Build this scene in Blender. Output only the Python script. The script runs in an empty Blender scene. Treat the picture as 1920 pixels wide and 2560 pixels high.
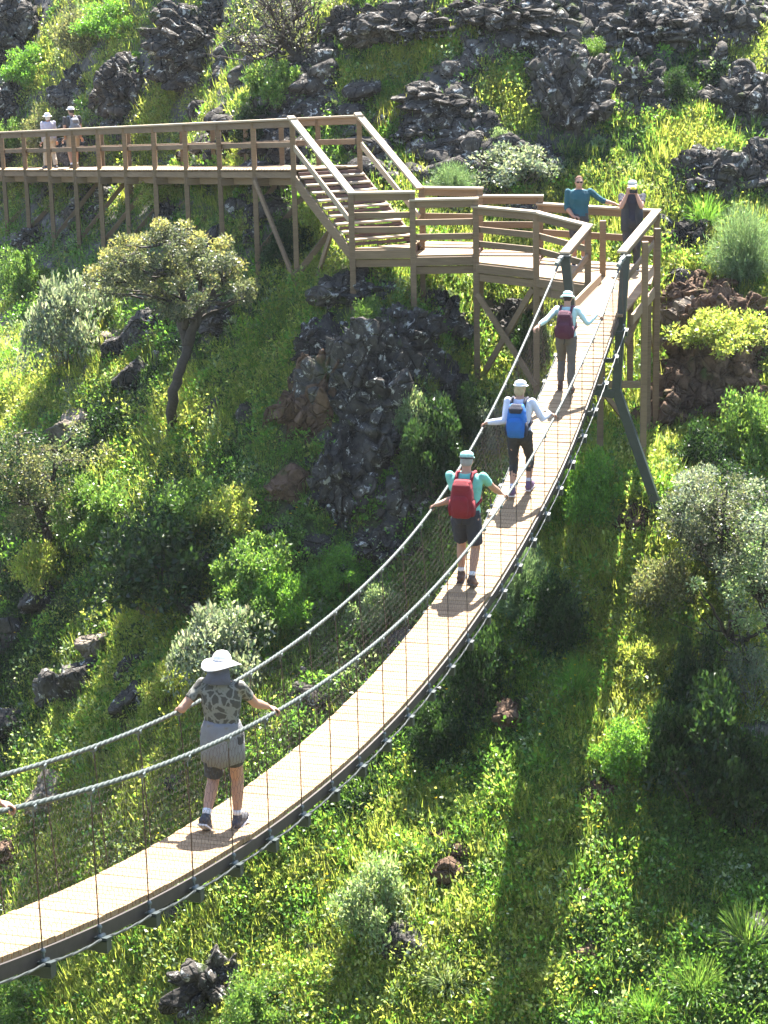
import bpy, math, random
import numpy as np
from mathutils import Vector, Matrix, Quaternion

random.seed(7)
RNG = np.random.default_rng(11)
sc = bpy.context.scene
COL = sc.collection

# ------------------------------------------------------------------ camera, sky, sun, exposure
F, CX, CY, CAMZ = 5700.0, 960.0, 1280.0, 30.0          # focal length and centre in photograph pixels, eye height
pitch, roll = math.atan((1280 + 350) / 5700), 0.022
FW = np.array([0, math.cos(pitch), -math.sin(pitch)])
UP0 = np.cross([1.0, 0, 0], FW)
RT = math.cos(roll) * np.array([1.0, 0, 0]) - math.sin(roll) * UP0
UP = math.sin(roll) * np.array([1.0, 0, 0]) + math.cos(roll) * UP0
cam_d = bpy.data.cameras.new('camera')
cam = bpy.data.objects.new('camera', cam_d)
COL.objects.link(cam)
M = Matrix(((RT[0], UP[0], -FW[0], 0), (RT[1], UP[1], -FW[1], 0), (RT[2], UP[2], -FW[2], CAMZ), (0, 0, 0, 1)))
cam.matrix_world = M
cam_d.sensor_fit = 'VERTICAL'
cam_d.sensor_height = 36
cam_d.lens = F / 2560 * 36
cam_d.clip_end = 2000
sc.camera = cam

SUN_AZ, SUN_EL = math.radians(14), math.radians(56)     # azimuth measured right of the view axis
tosun = Vector((math.sin(SUN_AZ) * math.cos(SUN_EL), math.cos(SUN_AZ) * math.cos(SUN_EL), math.sin(SUN_EL)))
sun_d = bpy.data.lights.new('sun', 'SUN')
sun_d.energy = 4.8
sun_d.angle = math.radians(0.53)
sun_d.color = (1.0, 0.95, 0.87)
sun = bpy.data.objects.new('sun', sun_d)
sun.rotation_euler = tosun.to_track_quat('Z', 'Y').to_euler()
sun.location = (20, 60, 90)
COL.objects.link(sun)
world = bpy.data.worlds.new('World')
sc.world = world
world.use_nodes = True
nt = world.node_tree
sky = nt.nodes.new('ShaderNodeTexSky')
sky.sky_type = 'NISHITA'
sky.sun_disc = False
sky.sun_elevation = SUN_EL
sky.sun_rotation = SUN_AZ
bg = nt.nodes['Background']
bg.inputs['Strength'].default_value = 0.08
nt.links.new(sky.outputs[0], bg.inputs[0])
sc.view_settings.view_transform = 'Standard'
sc.view_settings.look = 'None'
sc.view_settings.gamma = 1
sc.view_settings.exposure = 2.8
sc.cycles.max_bounces = 6
sc.cycles.diffuse_bounces = 3
sc.cycles.glossy_bounces = 2
sc.cycles.transmission_bounces = 4
sc.cycles.transparent_max_bounces = 8
sc.cycles.caustics_reflective = False
sc.cycles.caustics_refractive = False

# ------------------------------------------------------------------ helpers
def ray(px, py):
    return FW + RT * ((px - CX) / F) - UP * ((py - CY) / F)

def at(px, py, Y):
    """World point at forward distance Y seen at a photograph pixel."""
    v = ray(px, py)
    p = v * (Y / v[1])
    p[2] += CAMZ
    return p

def onz(px, py, z):
    v = ray(px, py)
    p = v * ((z - CAMZ) / v[2])
    p[2] += CAMZ
    return p

def ppm(P):
    return F / float((np.asarray(P) - [0, 0, CAMZ]) @ FW)

def nrm(v):
    v = np.asarray(v, float)
    return v / (np.linalg.norm(v) + 1e-12)

def link(name, me, mat=None, parent=None, smooth=False):
    o = bpy.data.objects.new(name, me)
    COL.objects.link(o)
    if mat is not None:
        me.materials.append(mat)
    if parent is not None:
        o.parent = parent
    if smooth:
        me.polygons.foreach_set('use_smooth', np.ones(len(me.polygons), bool))
    return o

def tag(o, label=None, cat=None, group=None, kind=None):
    if label: o['label'] = label
    if cat: o['category'] = cat
    if group: o['group'] = group
    if kind: o['kind'] = kind
    return o

def empty(name, loc=(0, 0, 0), rz=0):
    o = bpy.data.objects.new(name, None)
    COL.objects.link(o)
    o.location = loc
    o.rotation_euler = (0, 0, rz)
    o.empty_display_size = 0.2
    return o

def mesh_np(name, V, Fc, cols=None):
    """Mesh from numpy arrays; all faces have the same number of corners."""
    V = np.ascontiguousarray(V, np.float32)
    Fc = np.ascontiguousarray(Fc, np.int32)
    me = bpy.data.meshes.new(name)
    n, k = Fc.shape
    me.vertices.add(len(V))
    me.vertices.foreach_set('co', V.ravel())
    me.loops.add(n * k)
    me.loops.foreach_set('vertex_index', Fc.ravel())
    me.polygons.add(n)
    me.polygons.foreach_set('loop_start', np.arange(n, dtype=np.int32) * k)
    me.polygons.foreach_set('loop_total', np.full(n, k, np.int32))
    me.update(calc_edges=True)
    if cols is not None:
        a = me.color_attributes.new('leaf_colour', 'FLOAT_COLOR', 'POINT')
        c4 = np.ones((len(V), 4), np.float32)
        c4[:, :3] = cols
        a.data.foreach_set('color', c4.ravel())
    return me

class MB:
    """Collects boxes, beams, tubes and slabs into one mesh."""
    def __init__(s):
        s.v, s.f = [], []
    def add(s, vs, fs):
        b = len(s.v)
        s.v += [tuple(map(float, p)) for p in vs]
        s.f += [tuple(i + b for i in f) for f in fs]
        return s
    def beam(s, a, b, w, h, up=(0, 0, 1), ext=0.0):
        a, b = np.asarray(a, float), np.asarray(b, float)
        d = nrm(b - a)
        a, b = a - d * ext, b + d * ext
        side = np.cross(d, up)
        if np.linalg.norm(side) < 1e-3:
            side = np.array([1.0, 0, 0])
        side = nrm(side)
        u = np.cross(side, d)
        c = 0.006 if min(w, h) > 0.03 else 0.0
        ring = [(-w/2 + c, -h/2), (w/2 - c, -h/2), (w/2, -h/2 + c), (w/2, h/2 - c), (w/2 - c, h/2), (-w/2 + c, h/2), (-w/2, h/2 - c), (-w/2, -h/2 + c)] if c else [(-w/2, -h/2), (w/2, -h/2), (w/2, h/2), (-w/2, h/2)]
        n = len(ring)
        vs = [a + side * x + u * y for x, y in ring] + [b + side * x + u * y for x, y in ring]
        fs = [(i, (i + 1) % n, n + (i + 1) % n, n + i) for i in range(n)] + [tuple(range(n))[::-1], tuple(range(n, 2 * n))]
        return s.add(vs, fs)
    def tube(s, pts, rad, n=6, caps=True):
        pts = [np.asarray(p, float) for p in pts]
        rad = [rad] * len(pts) if np.isscalar(rad) else rad
        vs, fs = [], []
        ref = None
        for i, p in enumerate(pts):
            d = nrm(pts[min(i + 1, len(pts) - 1)] - pts[max(i - 1, 0)])
            if ref is None:
                ref = np.array([0, 0, 1.0]) if abs(d[2]) < 0.9 else np.array([1.0, 0, 0])
            x = nrm(np.cross(d, ref)); y = np.cross(x, d); ref = y
            for k in range(n):
                t = 2 * math.pi * k / n
                vs.append(p + (x * math.cos(t) + y * math.sin(t)) * rad[i])
        for i in range(len(pts) - 1):
            for k in range(n):
                fs.append((i*n + k, i*n + (k+1) % n, (i+1)*n + (k+1) % n, (i+1)*n + k))
        if caps:
            fs += [tuple(range(n))[::-1], tuple(range((len(pts)-1)*n, len(pts)*n))]
        return s.add(vs, fs)
    def slab(s, poly, z, t):
        """Horizontal polygon (anticlockwise from above) with its top at z."""
        n = len(poly)
        zs = [z] * n if np.isscalar(z) else z
        vs = [(p[0], p[1], zs[i]) for i, p in enumerate(poly)] + [(p[0], p[1], zs[i] - t) for i, p in enumerate(poly)]
        fs = [tuple(range(n)), tuple(range(n, 2*n))[::-1]] + [(i, n + i, n + (i+1) % n, (i+1) % n) for i in range(n)]
        return s.add(vs, fs)
    def ball(s, c, r, n=10, m=7, rot=None):
        c = np.asarray(c, float); r = np.asarray([r]*3 if np.isscalar(r) else r, float)
        vs, fs = [np.array([0, 0, r[2]])], []
        for i in range(1, m):
            a = math.pi * i / m
            for k in range(n):
                b = 2 * math.pi * k / n
                vs.append(np.array([math.sin(a)*math.cos(b)*r[0], math.sin(a)*math.sin(b)*r[1], math.cos(a)*r[2]]))
        vs.append(np.array([0, 0, -r[2]]))
        for k in range(n):
            fs.append((0, 1 + k, 1 + (k+1) % n))
            for i in range(m - 2):
                p = 1 + i*n
                fs.append((p + k, p + n + k, p + n + (k+1) % n, p + (k+1) % n))
            fs.append((1 + (m-2)*n + k, len(vs)-1, 1 + (m-2)*n + (k+1) % n))
        if rot is not None:
            vs = [rot @ v for v in vs]
        return s.add([c + v for v in vs], fs)
    def cone(s, a, b, ra, rb, n=12):
        """Tapered capsule with rounded ends."""
        a, b = np.asarray(a, float), np.asarray(b, float)
        d = nrm(b - a)
        pts, rad = [], []
        for t in (-0.98, -0.8, -0.45):
            pts.append(a + d*ra*t); rad.append(ra*math.sqrt(1 - t*t))
        pts += [a, b]; rad += [ra, rb]
        for t in (0.45, 0.8, 0.98):
            pts.append(b + d*rb*t); rad.append(rb*math.sqrt(1 - t*t))
        return s.tube(pts, rad, n)
    def loft(s, secs, n=18):
        """Stack of elliptical sections (centre, rx, ry) closed at both ends."""
        vs, fs = [], []
        for c, rx, ry in secs:
            for k in range(n):
                t = 2*math.pi*k/n
                vs.append((c[0] + rx*math.cos(t), c[1] + ry*math.sin(t), c[2]))
        for i in range(len(secs)-1):
            for k in range(n):
                fs.append((i*n + k, i*n + (k+1) % n, (i+1)*n + (k+1) % n, (i+1)*n + k))
        fs += [tuple(range(n))[::-1], tuple(range((len(secs)-1)*n, len(secs)*n))]
        if secs[-1][0][2] < secs[0][0][2]:
            fs = [f[::-1] for f in fs]
        return s.add(vs, fs)
    def build(s, name, mat=None, parent=None, smooth=False):
        me = bpy.data.meshes.new(name)
        me.from_pydata(s.v, [], s.f)
        me.update()
        return link(name, me, mat, parent, smooth)

# ------------------------------------------------------------------ materials
def new_mat(name):
    m = bpy.data.materials.new(name)
    m.use_nodes = True
    return m, m.node_tree.nodes, m.node_tree.links, m.node_tree.nodes['Principled BSDF']

def ramp(N, stops):
    r = N.new('ShaderNodeValToRGB')
    e = r.color_ramp.elements
    e[0].position, e[0].color = stops[0][0], (*stops[0][1], 1)
    e[1].position, e[1].color = stops[-1][0], (*stops[-1][1], 1)
    for p, c in stops[1:-1]:
        x = e.new(p); x.color = (*c, 1)
    return r

def noise(N, L, scale, detail=5, rough=0.55, vec=None, dist=0.0):
    t = N.new('ShaderNodeTexNoise')
    t.inputs['Scale'].default_value = scale
    t.inputs['Detail'].default_value = detail
    t.inputs['Roughness'].default_value = rough
    t.inputs['Distortion'].default_value = dist
    if vec is not None:
        L.new(vec, t.inputs['Vector'])
    return t

def mixc(N, L, fac, a, b, mode='MIX'):
    m = N.new('ShaderNodeMix')
    m.data_type = 'RGBA'
    m.blend_type = mode
    for sock, v in ((m.inputs[0], fac), (m.inputs[6], a), (m.inputs[7], b)):
        if hasattr(v, 'links'):
            L.new(v, sock)
        else:
            sock.default_value = v if np.isscalar(v) else (*v, 1)
    return m.outputs[2]

def bump(N, L, height, strength, dist, bsdf):
    b = N.new('ShaderNodeBump')
    b.inputs['Strength'].default_value = strength
    b.inputs['Distance'].default_value = dist
    L.new(height, b.inputs['Height'])
    L.new(b.outputs[0], bsdf.inputs['Normal'])

def pos(N):
    return N.new('ShaderNodeNewGeometry').outputs['Position']

def mat_plain(name, col, rough=0.7, metal=0.0, var=0.18, scale=14.0, bmp=0.15):
    m, N, L, B = new_mat(name)
    tc = N.new('ShaderNodeTexCoord').outputs['Object']
    t = noise(N, L, scale, 6, 0.6, tc)
    r = ramp(N, [(0.3, tuple(c*(1-var) for c in col)), (0.7, tuple(min(1, c*(1+var)) for c in col))])
    L.new(t.outputs[0], r.inputs[0])
    L.new(r.outputs[0], B.inputs['Base Color'])
    B.inputs['Roughness'].default_value = rough
    B.inputs['Metallic'].default_value = metal
    if bmp:
        bump(N, L, t.outputs[0], bmp, 0.02, B)
    return m

def mat_wood(name, a, b, axis_scale=(2, 2, 30)):
    m, N, L, B = new_mat(name)
    mp = N.new('ShaderNodeMapping')
    L.new(pos(N), mp.inputs[0])
    mp.inputs['Scale'].default_value = axis_scale
    g = noise(N, L, 1.3, 6, 0.62, mp.outputs[0], 0.6)
    big = noise(N, L, 0.9, 3, 0.5, pos(N))
    oi = N.new('ShaderNodeObjectInfo')
    add = N.new('ShaderNodeMath'); add.operation = 'ADD'
    L.new(g.outputs[0], add.inputs[0])
    mm = N.new('ShaderNodeMath'); mm.operation = 'MULTIPLY_ADD'
    L.new(big.outputs[0], mm.inputs[0]); mm.inputs[1].default_value = 0.5
    m2 = N.new('ShaderNodeMath'); m2.operation = 'MULTIPLY_ADD'
    L.new(oi.outputs['Random'], m2.inputs[0]); m2.inputs[1].default_value = 0.3; m2.inputs[2].default_value = -0.4
    isl = N.new('ShaderNodeNewGeometry')
    m3 = N.new('ShaderNodeMath'); m3.operation = 'MULTIPLY_ADD'
    L.new(isl.outputs['Random Per Island'], m3.inputs[0]); m3.inputs[1].default_value = 0.38; L.new(m2.outputs[0], m3.inputs[2])
    m4 = N.new('ShaderNodeMath'); m4.operation = 'SUBTRACT'; L.new(m3.outputs[0], m4.inputs[0]); m4.inputs[1].default_value = 0.15
    L.new(m4.outputs[0], mm.inputs[2])
    L.new(mm.outputs[0], add.inputs[1])
    r = ramp(N, [(0.22, a), (0.75, b)])
    L.new(add.outputs[0], r.inputs[0])
    L.new(r.outputs[0], B.inputs['Base Color'])
    B.inputs['Roughness'].default_value = 0.75
    bump(N, L, g.outputs[0], 0.25, 0.01, B)
    return m

def mat_rock(name, dark, mid, pale, lichen=(0.5, 0.49, 0.45), lich=0.6):
    m, N, L, B = new_mat(name)
    P = pos(N)
    n1 = noise(N, L, 1.1, 8, 0.65, P)
    n2 = noise(N, L, 7.0, 6, 0.7, P)
    r1 = ramp(N, [(0.30, dark), (0.55, mid), (0.78, pale)])
    L.new(n1.outputs[0], r1.inputs[0])
    r2 = ramp(N, [(0.3, (0.45, 0.45, 0.47)), (0.65, (1.25, 1.22, 1.18))])
    L.new(n2.outputs[0], r2.inputs[0])
    c = mixc(N, L, 1.0, r1.outputs[0], r2.outputs[0], 'MULTIPLY')
    n3 = noise(N, L, 5.5, 7, 0.72, P, 0.4)
    r3 = ramp(N, [(lich, (0, 0, 0)), (lich + 0.05, (1, 1, 1))])
    L.new(n3.outputs[0], r3.inputs[0])
    c = mixc(N, L, r3.outputs[0], c, lichen)
    n4 = noise(N, L, 1.7, 6, 0.6, P)
    r4 = ramp(N, [(0.60, (0, 0, 0)), (0.70, (0.8, 0.8, 0.8))])
    L.new(n4.outputs[0], r4.inputs[0])
    c = mixc(N, L, r4.outputs[0], c, (0.055, 0.085, 0.02))
    L.new(c, B.inputs['Base Color'])
    B.inputs['Roughness'].default_value = 0.95
    B.inputs['Specular IOR Level'].default_value = 0.12
    vo = N.new('ShaderNodeTexVoronoi')
    vo.feature = 'DISTANCE_TO_EDGE'
    vo.inputs['Scale'].default_value = 3.2
    L.new(P, vo.inputs['Vector'])
    cr = ramp(N, [(0.0, (0, 0, 0)), (0.08, (1, 1, 1))])
    L.new(vo.outputs[0], cr.inputs[0])
    hm = N.new('ShaderNodeMath'); hm.operation = 'MULTIPLY_ADD'
    L.new(n2.outputs[0], hm.inputs[0]); hm.inputs[1].default_value = 1.4
    L.new(cr.outputs[0], hm.inputs[2])
    bump(N, L, hm.outputs[0], 0.9, 0.09, B)
    return m

def mat_leaf(name, trans=0.5, gloss=0.35, rough=0.5):
    m, N, L, B = new_mat(name)
    a = N.new('ShaderNodeVertexColor')
    a.layer_name = 'leaf_colour'
    L.new(a.outputs[0], B.inputs['Base Color'])
    B.inputs['Roughness'].default_value = rough
    B.inputs['Specular IOR Level'].default_value = gloss
    tr = N.new('ShaderNodeBsdfTranslucent')
    c = mixc(N, L, 1.0, a.outputs[0], (1.5, 1.42, 0.8), 'MULTIPLY')
    L.new(c, tr.inputs[0])
    mx = N.new('ShaderNodeMixShader')
    mx.inputs[0].default_value = trans
    L.new(B.outputs[0], mx.inputs[1]); L.new(tr.outputs[0], mx.inputs[2])
    L.new(mx.outputs[0], N['Material Output'].inputs[0])
    return m

LEAF = mat_leaf('leaf', 0.5, 0.5, 0.4)
GRASS = mat_leaf('grass', 0.55, 0.2, 0.55)
BARK = mat_plain('bark', (0.045, 0.036, 0.03), 0.9, 0, 0.4, 20, 0.6)
TWIG = mat_plain('pale_twig', (0.12, 0.1, 0.08), 0.9, 0, 0.3, 20, 0.3)
ROCK_DARK = mat_rock('dark_rock', (0.03, 0.028, 0.027), (0.09, 0.083, 0.075), (0.19, 0.175, 0.155), lich=0.575)
ROCK_BROWN = mat_rock('brown_rock', (0.06, 0.038, 0.026), (0.15, 0.10, 0.07), (0.26, 0.185, 0.13), lich=0.66)
ROCK_PALE = mat_rock('pale_rock', (0.13, 0.11, 0.09), (0.24, 0.205, 0.165), (0.36, 0.31, 0.25), lich=0.64)
WOOD = mat_wood('weathered_timber', (0.095, 0.06, 0.031), (0.20, 0.132, 0.073))
WOOD_SUNLIT = mat_wood('sunlit_timber', (0.25, 0.188, 0.122), (0.38, 0.298, 0.205))  # paler copy of the timber: sun on rails and treads put into colour
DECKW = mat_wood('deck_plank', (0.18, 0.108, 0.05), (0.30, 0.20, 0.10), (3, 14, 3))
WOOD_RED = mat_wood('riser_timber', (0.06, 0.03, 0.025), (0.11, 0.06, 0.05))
STEEL = mat_plain('painted_green_steel', (0.026, 0.037, 0.038), 0.45, 0.1, 0.2, 6, 0.05)
GALV = mat_plain('galvanised_steel', (0.12, 0.14, 0.135), 0.55, 0.2, 0.2, 30, 0.05)
ROPE = mat_plain('wire_rope', (0.034, 0.045, 0.041), 0.6, 0.0, 0.25, 60, 0.1)
LOWC = mat_plain('dark_cable', (0.035, 0.042, 0.04), 0.5, 0.1, 0.3, 60, 0.1)
EDGE = mat_plain('brown_steel_edge', (0.035, 0.028, 0.026), 0.55, 0.1, 0.3, 8, 0.1)
WIRE = mat_plain('netting_wire', (0.06, 0.04, 0.03), 0.6, 0.3, 0.2, 30, 0)

# ------------------------------------------------------------------ terrain
def fbm(x, y, scale, octs=4, seed=0, gain=0.5):
    out = np.zeros_like(x, float); amp, tot = 1.0, 0.0
    for o in range(octs):
        r = np.random.default_rng(seed*31 + o)
        T = r.random((256, 256))
        u, v = x*scale*2**o + 1000 + o*17.3, y*scale*2**o + 1000 + o*9.1
        iu, iv = np.floor(u).astype(int), np.floor(v).astype(int)
        fu, fv = u - iu, v - iv
        fu, fv = fu*fu*(3 - 2*fu), fv*fv*(3 - 2*fv)
        g = lambda a, b: T[a % 256, b % 256]
        out += amp*((g(iu, iv)*(1-fu) + g(iu+1, iv)*fu)*(1-fv) + (g(iu, iv+1)*(1-fu) + g(iu+1, iv+1)*fu)*fv)
        tot += amp; amp *= gain
    return out/tot

GROUND_PTS = [(-300, -100, 78), (0, 0, 70), (300, 0, 63), (600, 0, 57), (960, 0, 52), (1300, 0, 51.5), (1600, 0, 52), (1920, 0, 53), (2200, 0, 54),
    (25, 490, 63.5), (339, 486, 56.5), (17, 640, 60.6), (75, 640, 59.4), (139, 635, 58), (263, 665, 54.6), (500, 700, 49), (648, 775, 46.2), (744, 790, 44.6),
    (450, 430, 57), (700, 330, 50.5),
    (880, 700, 44.2), (1037, 770, 43.7), (1195, 990, 43.5), (1345, 1010, 42.8), (1500, 1160, 40.4), (1617, 1112, 41.3), (1641, 970, 43.1), (1672, 1290, 38.6),
    (1900, 900, 43), (1900, 600, 46.5), (1700, 500, 47), (1500, 480, 47.6), (1250, 470, 47.8), (1000, 380, 48.6), (2200, 700, 45),
    (1000, 1340, 40.8), (850, 1340, 41.0), (620, 1100, 43.4), (425, 1075, 45.6), (200, 1000, 48.3), (0, 1000, 51), (-300, 1000, 54),
    (0, 1460, 46), (-300, 1460, 48.5), (300, 1500, 42.6), (600, 1500, 40.5), (900, 1600, 39.2), (1200, 1500, 38.8), (1500, 1500, 37.8), (1900, 1400, 38.4), (2200, 1400, 39),
    (0, 2000, 41), (-300, 2000, 43), (300, 2000, 38.2), (600, 2000, 36.8), (960, 2000, 36), (1300, 2000, 34.8), (1900, 2000, 34.2),
    (-300, 2560, 38), (0, 2560, 36.5), (400, 2560, 34.2), (960, 2560, 32.3), (1500, 2560, 31), (1900, 2560, 30.8), (2250, 2560, 31)]
gp = np.array([at(*p) for p in GROUND_PTS])
def tps_k(r2):
    return np.where(r2 > 1e-9, 0.5*r2*np.log(np.maximum(r2, 1e-9)), 0.0)
_n = len(gp)
_A = np.zeros((_n+3, _n+3))
_A[:_n, :_n] = tps_k(((gp[:, None, :2] - gp[None, :, :2])**2).sum(-1)) + np.eye(_n)*0.25
_A[:_n, _n:] = np.c_[np.ones(_n), gp[:, :2]]
_A[_n:, :_n] = _A[:_n, _n:].T
_w = np.linalg.solve(_A, np.r_[gp[:, 2], 0, 0, 0])
GX0, GX1, GY0, GY1, GS = -60.0, 60.0, -8.0, 122.0, 0.25
gx = np.arange(GX0, GX1 + 1e-6, GS); gy = np.arange(GY0, GY1 + 1e-6, GS)
XX, YY = np.meshgrid(gx, gy)
def tps(x, y):
    out = _w[_n] + _w[_n+1]*x + _w[_n+2]*y
    for i in range(_n):
        out = out + _w[i]*tps_k((x - gp[i, 0])**2 + (y - gp[i, 1])**2)
    return out
# thin plates run wild outside their points: clamp the query point to the surveyed area and carry on at an even slope
cxl = np.clip(XX, -12.0 - np.maximum(0, (YY - 44))*0.12, 8.5 + np.maximum(0, YY - 40)*0.2)
cyl = np.clip(YY, 30.5 + np.clip(-(cxl + 0)*0.6, 0, 6), 58 + np.clip(-cxl*1.6, 0, 19))
HH = tps(cxl, cyl) + (YY - cyl)*np.where(YY > cyl, 0.62, 0.65) - (cxl - XX)*0.0
near = -3.4 + CAMZ - np.clip(YY - 4, 0, 100)*0.95                   # the photographer's own bank
HH = np.where(YY < 30, np.maximum(HH, np.minimum(near, CAMZ - 2.2)), HH)
HH = np.maximum(HH, CAMZ - 28.5 + 0.3*fbm(XX, YY, 0.3, 3, 5))
HH = np.minimum(HH, CAMZ + 26)
HH += (fbm(XX, YY, 0.35, 4, 1) - 0.5)*0.6 + (fbm(XX, YY, 1.3, 3, 2) - 0.5)*0.35
def ground(x, y):
    x, y = np.asarray(x, float), np.asarray(y, float)
    u = np.clip((x - GX0)/GS, 0, len(gx) - 1.001); v = np.clip((y - GY0)/GS, 0, len(gy) - 1.001)
    i, j = u.astype(int), v.astype(int); fu, fv = u - i, v - j
    return (HH[j, i]*(1-fu) + HH[j, i+1]*fu)*(1-fv) + (HH[j+1, i]*(1-fu) + HH[j+1, i+1]*fu)*fv
def hit(px, py):
    """Where the ground shows at a photograph pixel."""
    v = ray(px, py); v = v/v[1]
    Y = np.arange(26, 118, 0.05)
    P = v[None]*Y[:, None]; P[:, 2] += CAMZ
    below = P[:, 2] < ground(P[:, 0], P[:, 1])
    k = int(np.argmax(below)) if below.any() else len(Y) - 1
    return P[k]
ii = np.arange(len(gx)*len(gy)).reshape(len(gy), len(gx))
quads = np.stack([ii[:-1, :-1], ii[:-1, 1:], ii[1:, 1:], ii[1:, :-1]], -1).reshape(-1, 4)
def mat_ground():
    m, N, L, B = new_mat('hillside_soil')
    P = pos(N)
    n1 = noise(N, L, 0.8, 8, 0.65, P); n2 = noise(N, L, 9, 6, 0.7, P)
    r = ramp(N, [(0.33, (0.05, 0.075, 0.022)), (0.5, (0.075, 0.09, 0.03)), (0.62, (0.11, 0.085, 0.055)), (0.75, (0.16, 0.13, 0.095))])
    L.new(n1.outputs[0], r.inputs[0])
    r2 = ramp(N, [(0.3, (0.5, 0.5, 0.5)), (0.7, (1.2, 1.2, 1.2))])
    L.new(n2.outputs[0], r2.inputs[0])
    g = mixc(N, L, 1.0, r.outputs[0], r2.outputs[0], 'MULTIPLY')
    n3_ = noise(N, L, 2.6, 8, 0.7, P, 0.5)
    rr_ = ramp(N, [(0.3, (0.03, 0.028, 0.03)), (0.5, (0.085, 0.078, 0.07)), (0.62, (0.16, 0.14, 0.12)), (0.68, (0.4, 0.39, 0.36))])
    L.new(n3_.outputs[0], rr_.inputs[0])
    sep = N.new('ShaderNodeSeparateXYZ'); L.new(P, sep.inputs[0])
    up_ = N.new('ShaderNodeMapRange'); up_.inputs[1].default_value = 45.5; up_.inputs[2].default_value = 49
    L.new(sep.outputs[1], up_.inputs[0])
    L.new(mixc(N, L, up_.outputs[0], g, rr_.outputs[0]), B.inputs['Base Color'])
    B.inputs['Roughness'].default_value = 0.95
    bump(N, L, n2.outputs[0], 0.8, 0.08, B)
    return m
SOIL = mat_ground()
ter = link('hillside_terrain', mesh_np('hillside_terrain', np.stack([XX, YY, HH], -1).reshape(-1, 3), quads), SOIL, smooth=True)
tag(ter, 'steep green and rocky hillside falling into the valley', 'hillside', kind='structure')

# ------------------------------------------------------------------ rocks
def ico(sub):
    t = (1 + 5**0.5)/2
    V = [(-1, t, 0), (1, t, 0), (-1, -t, 0), (1, -t, 0), (0, -1, t), (0, 1, t), (0, -1, -t), (0, 1, -t), (t, 0, -1), (t, 0, 1), (-t, 0, -1), (-t, 0, 1)]
    Fc = [(0, 11, 5), (0, 5, 1), (0, 1, 7), (0, 7, 10), (0, 10, 11), (1, 5, 9), (5, 11, 4), (11, 10, 2), (10, 7, 6), (7, 1, 8), (3, 9, 4), (3, 4, 2), (3, 2, 6), (3, 6, 8), (3, 8, 9), (4, 9, 5), (2, 4, 11), (6, 2, 10), (8, 6, 7), (9, 8, 1)]
    V = np.array(V, float); V /= np.linalg.norm(V, axis=1)[:, None]; Fc = np.array(Fc)
    for _ in range(sub):
        e = np.sort(np.concatenate([Fc[:, [0, 1]], Fc[:, [1, 2]], Fc[:, [2, 0]]]), 1)
        u, inv = np.unique(e, axis=0, return_inverse=True); inv = inv.reshape(-1)
        mid = V[u[:, 0]] + V[u[:, 1]]; mid /= np.linalg.norm(mid, axis=1)[:, None]
        n, k = len(V), len(Fc)
        a, b, c = inv[:k] + n, inv[k:2*k] + n, inv[2*k:] + n
        V = np.concatenate([V, mid])
        Fc = np.concatenate([np.stack([Fc[:, 0], a, c], 1), np.stack([Fc[:, 1], b, a], 1), np.stack([Fc[:, 2], c, b], 1), np.stack([a, b, c], 1)])
    return V, Fc
ICO6, ICO4 = ico(6), ico(4)
def n3(P, s, seed):
    """Cheap 3-D noise: three projected fields averaged."""
    return (fbm(P[:, 0]*1.0 + 0.31*P[:, 2], P[:, 1] - 0.27*P[:, 2], s, 4, seed) + fbm(P[:, 1], P[:, 2] + 0.4*P[:, 0], s, 4, seed+1) + fbm(P[:, 2], P[:, 0] - 0.3*P[:, 1], s, 4, seed+2))/3 - 0.5
def rock_mesh(name, seed, polys, planes, rough, sph=ICO6):
    r = np.random.default_rng(seed)
    U, Fc = sph
    R = np.zeros(len(U))
    for k in range(polys):
        nn = r.normal(size=(planes, 3)); nn /= np.linalg.norm(nn, axis=1)[:, None]
        h = r.uniform(0.35, 1.0, planes)
        if k == 0: h = r.uniform(0.7, 0.95, planes)
        d = U @ nn.T
        R = np.maximum(R, np.where(d > 0.02, h/np.maximum(d, 0.02), 9).min(1).clip(0, 1.25))
    P = U*R[:, None]
    if rough:
        cell = r.normal(size=(420, 3)); cell /= np.linalg.norm(cell, axis=1)[:, None]; cell *= r.uniform(0.5, 1.1, 420)[:, None]
        q = P + 0.05*np.stack([n3(P, 2.3, seed+50), n3(P, 2.3, seed+60), n3(P, 2.3, seed+70)], 1)*2
        q = q*np.array([1.0, 1.0, 0.8])
        best = np.full(len(P), 1e9); sec = np.full(len(P), 1e9); idx = np.zeros(len(P), int)
        for c0 in range(0, len(P), 20000):
            D = ((q[c0:c0+20000, None] - cell[None]*np.array([1, 1, 0.8]))**2).sum(-1)
            o = np.argpartition(D, 1, axis=1)[:, :2]
            a = np.take_along_axis(D, o, 1)
            sw = a[:, 0] > a[:, 1]
            idx[c0:c0+20000] = np.where(sw, o[:, 1], o[:, 0])
            best[c0:c0+20000] = a.min(1); sec[c0:c0+20000] = a.max(1)
        off = r.uniform(-0.13, 0.11, 420)[idx] + np.clip( ((q - (cell*np.array([1, 1, 0.8]))[idx])*(r.normal(size=(420, 3))*0.8)[idx]).sum(1), -.14, .14)
        crack = np.clip((np.sqrt(sec) - np.sqrt(best))/0.03, 0, 1)
        P = P*(1 + rough*(off - 0.10*(1 - crack)) + rough*0.16*n3(P, 2.2, seed) + rough*0.16*n3(P, 9.0, seed+9))[:, None]
    P -= (P.max(0) + P.min(0))/2
    P /= np.abs(P).max(0)
    return mesh_np(name, P, Fc)
CRAGS = [rock_mesh('crag_mesh', 100+k, 7, 11, 1.0) for k in range(5)]
STONES = [rock_mesh('boulder_mesh', 200+k, 2, 12, 0.35, ICO4) for k in range(5)]
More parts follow.
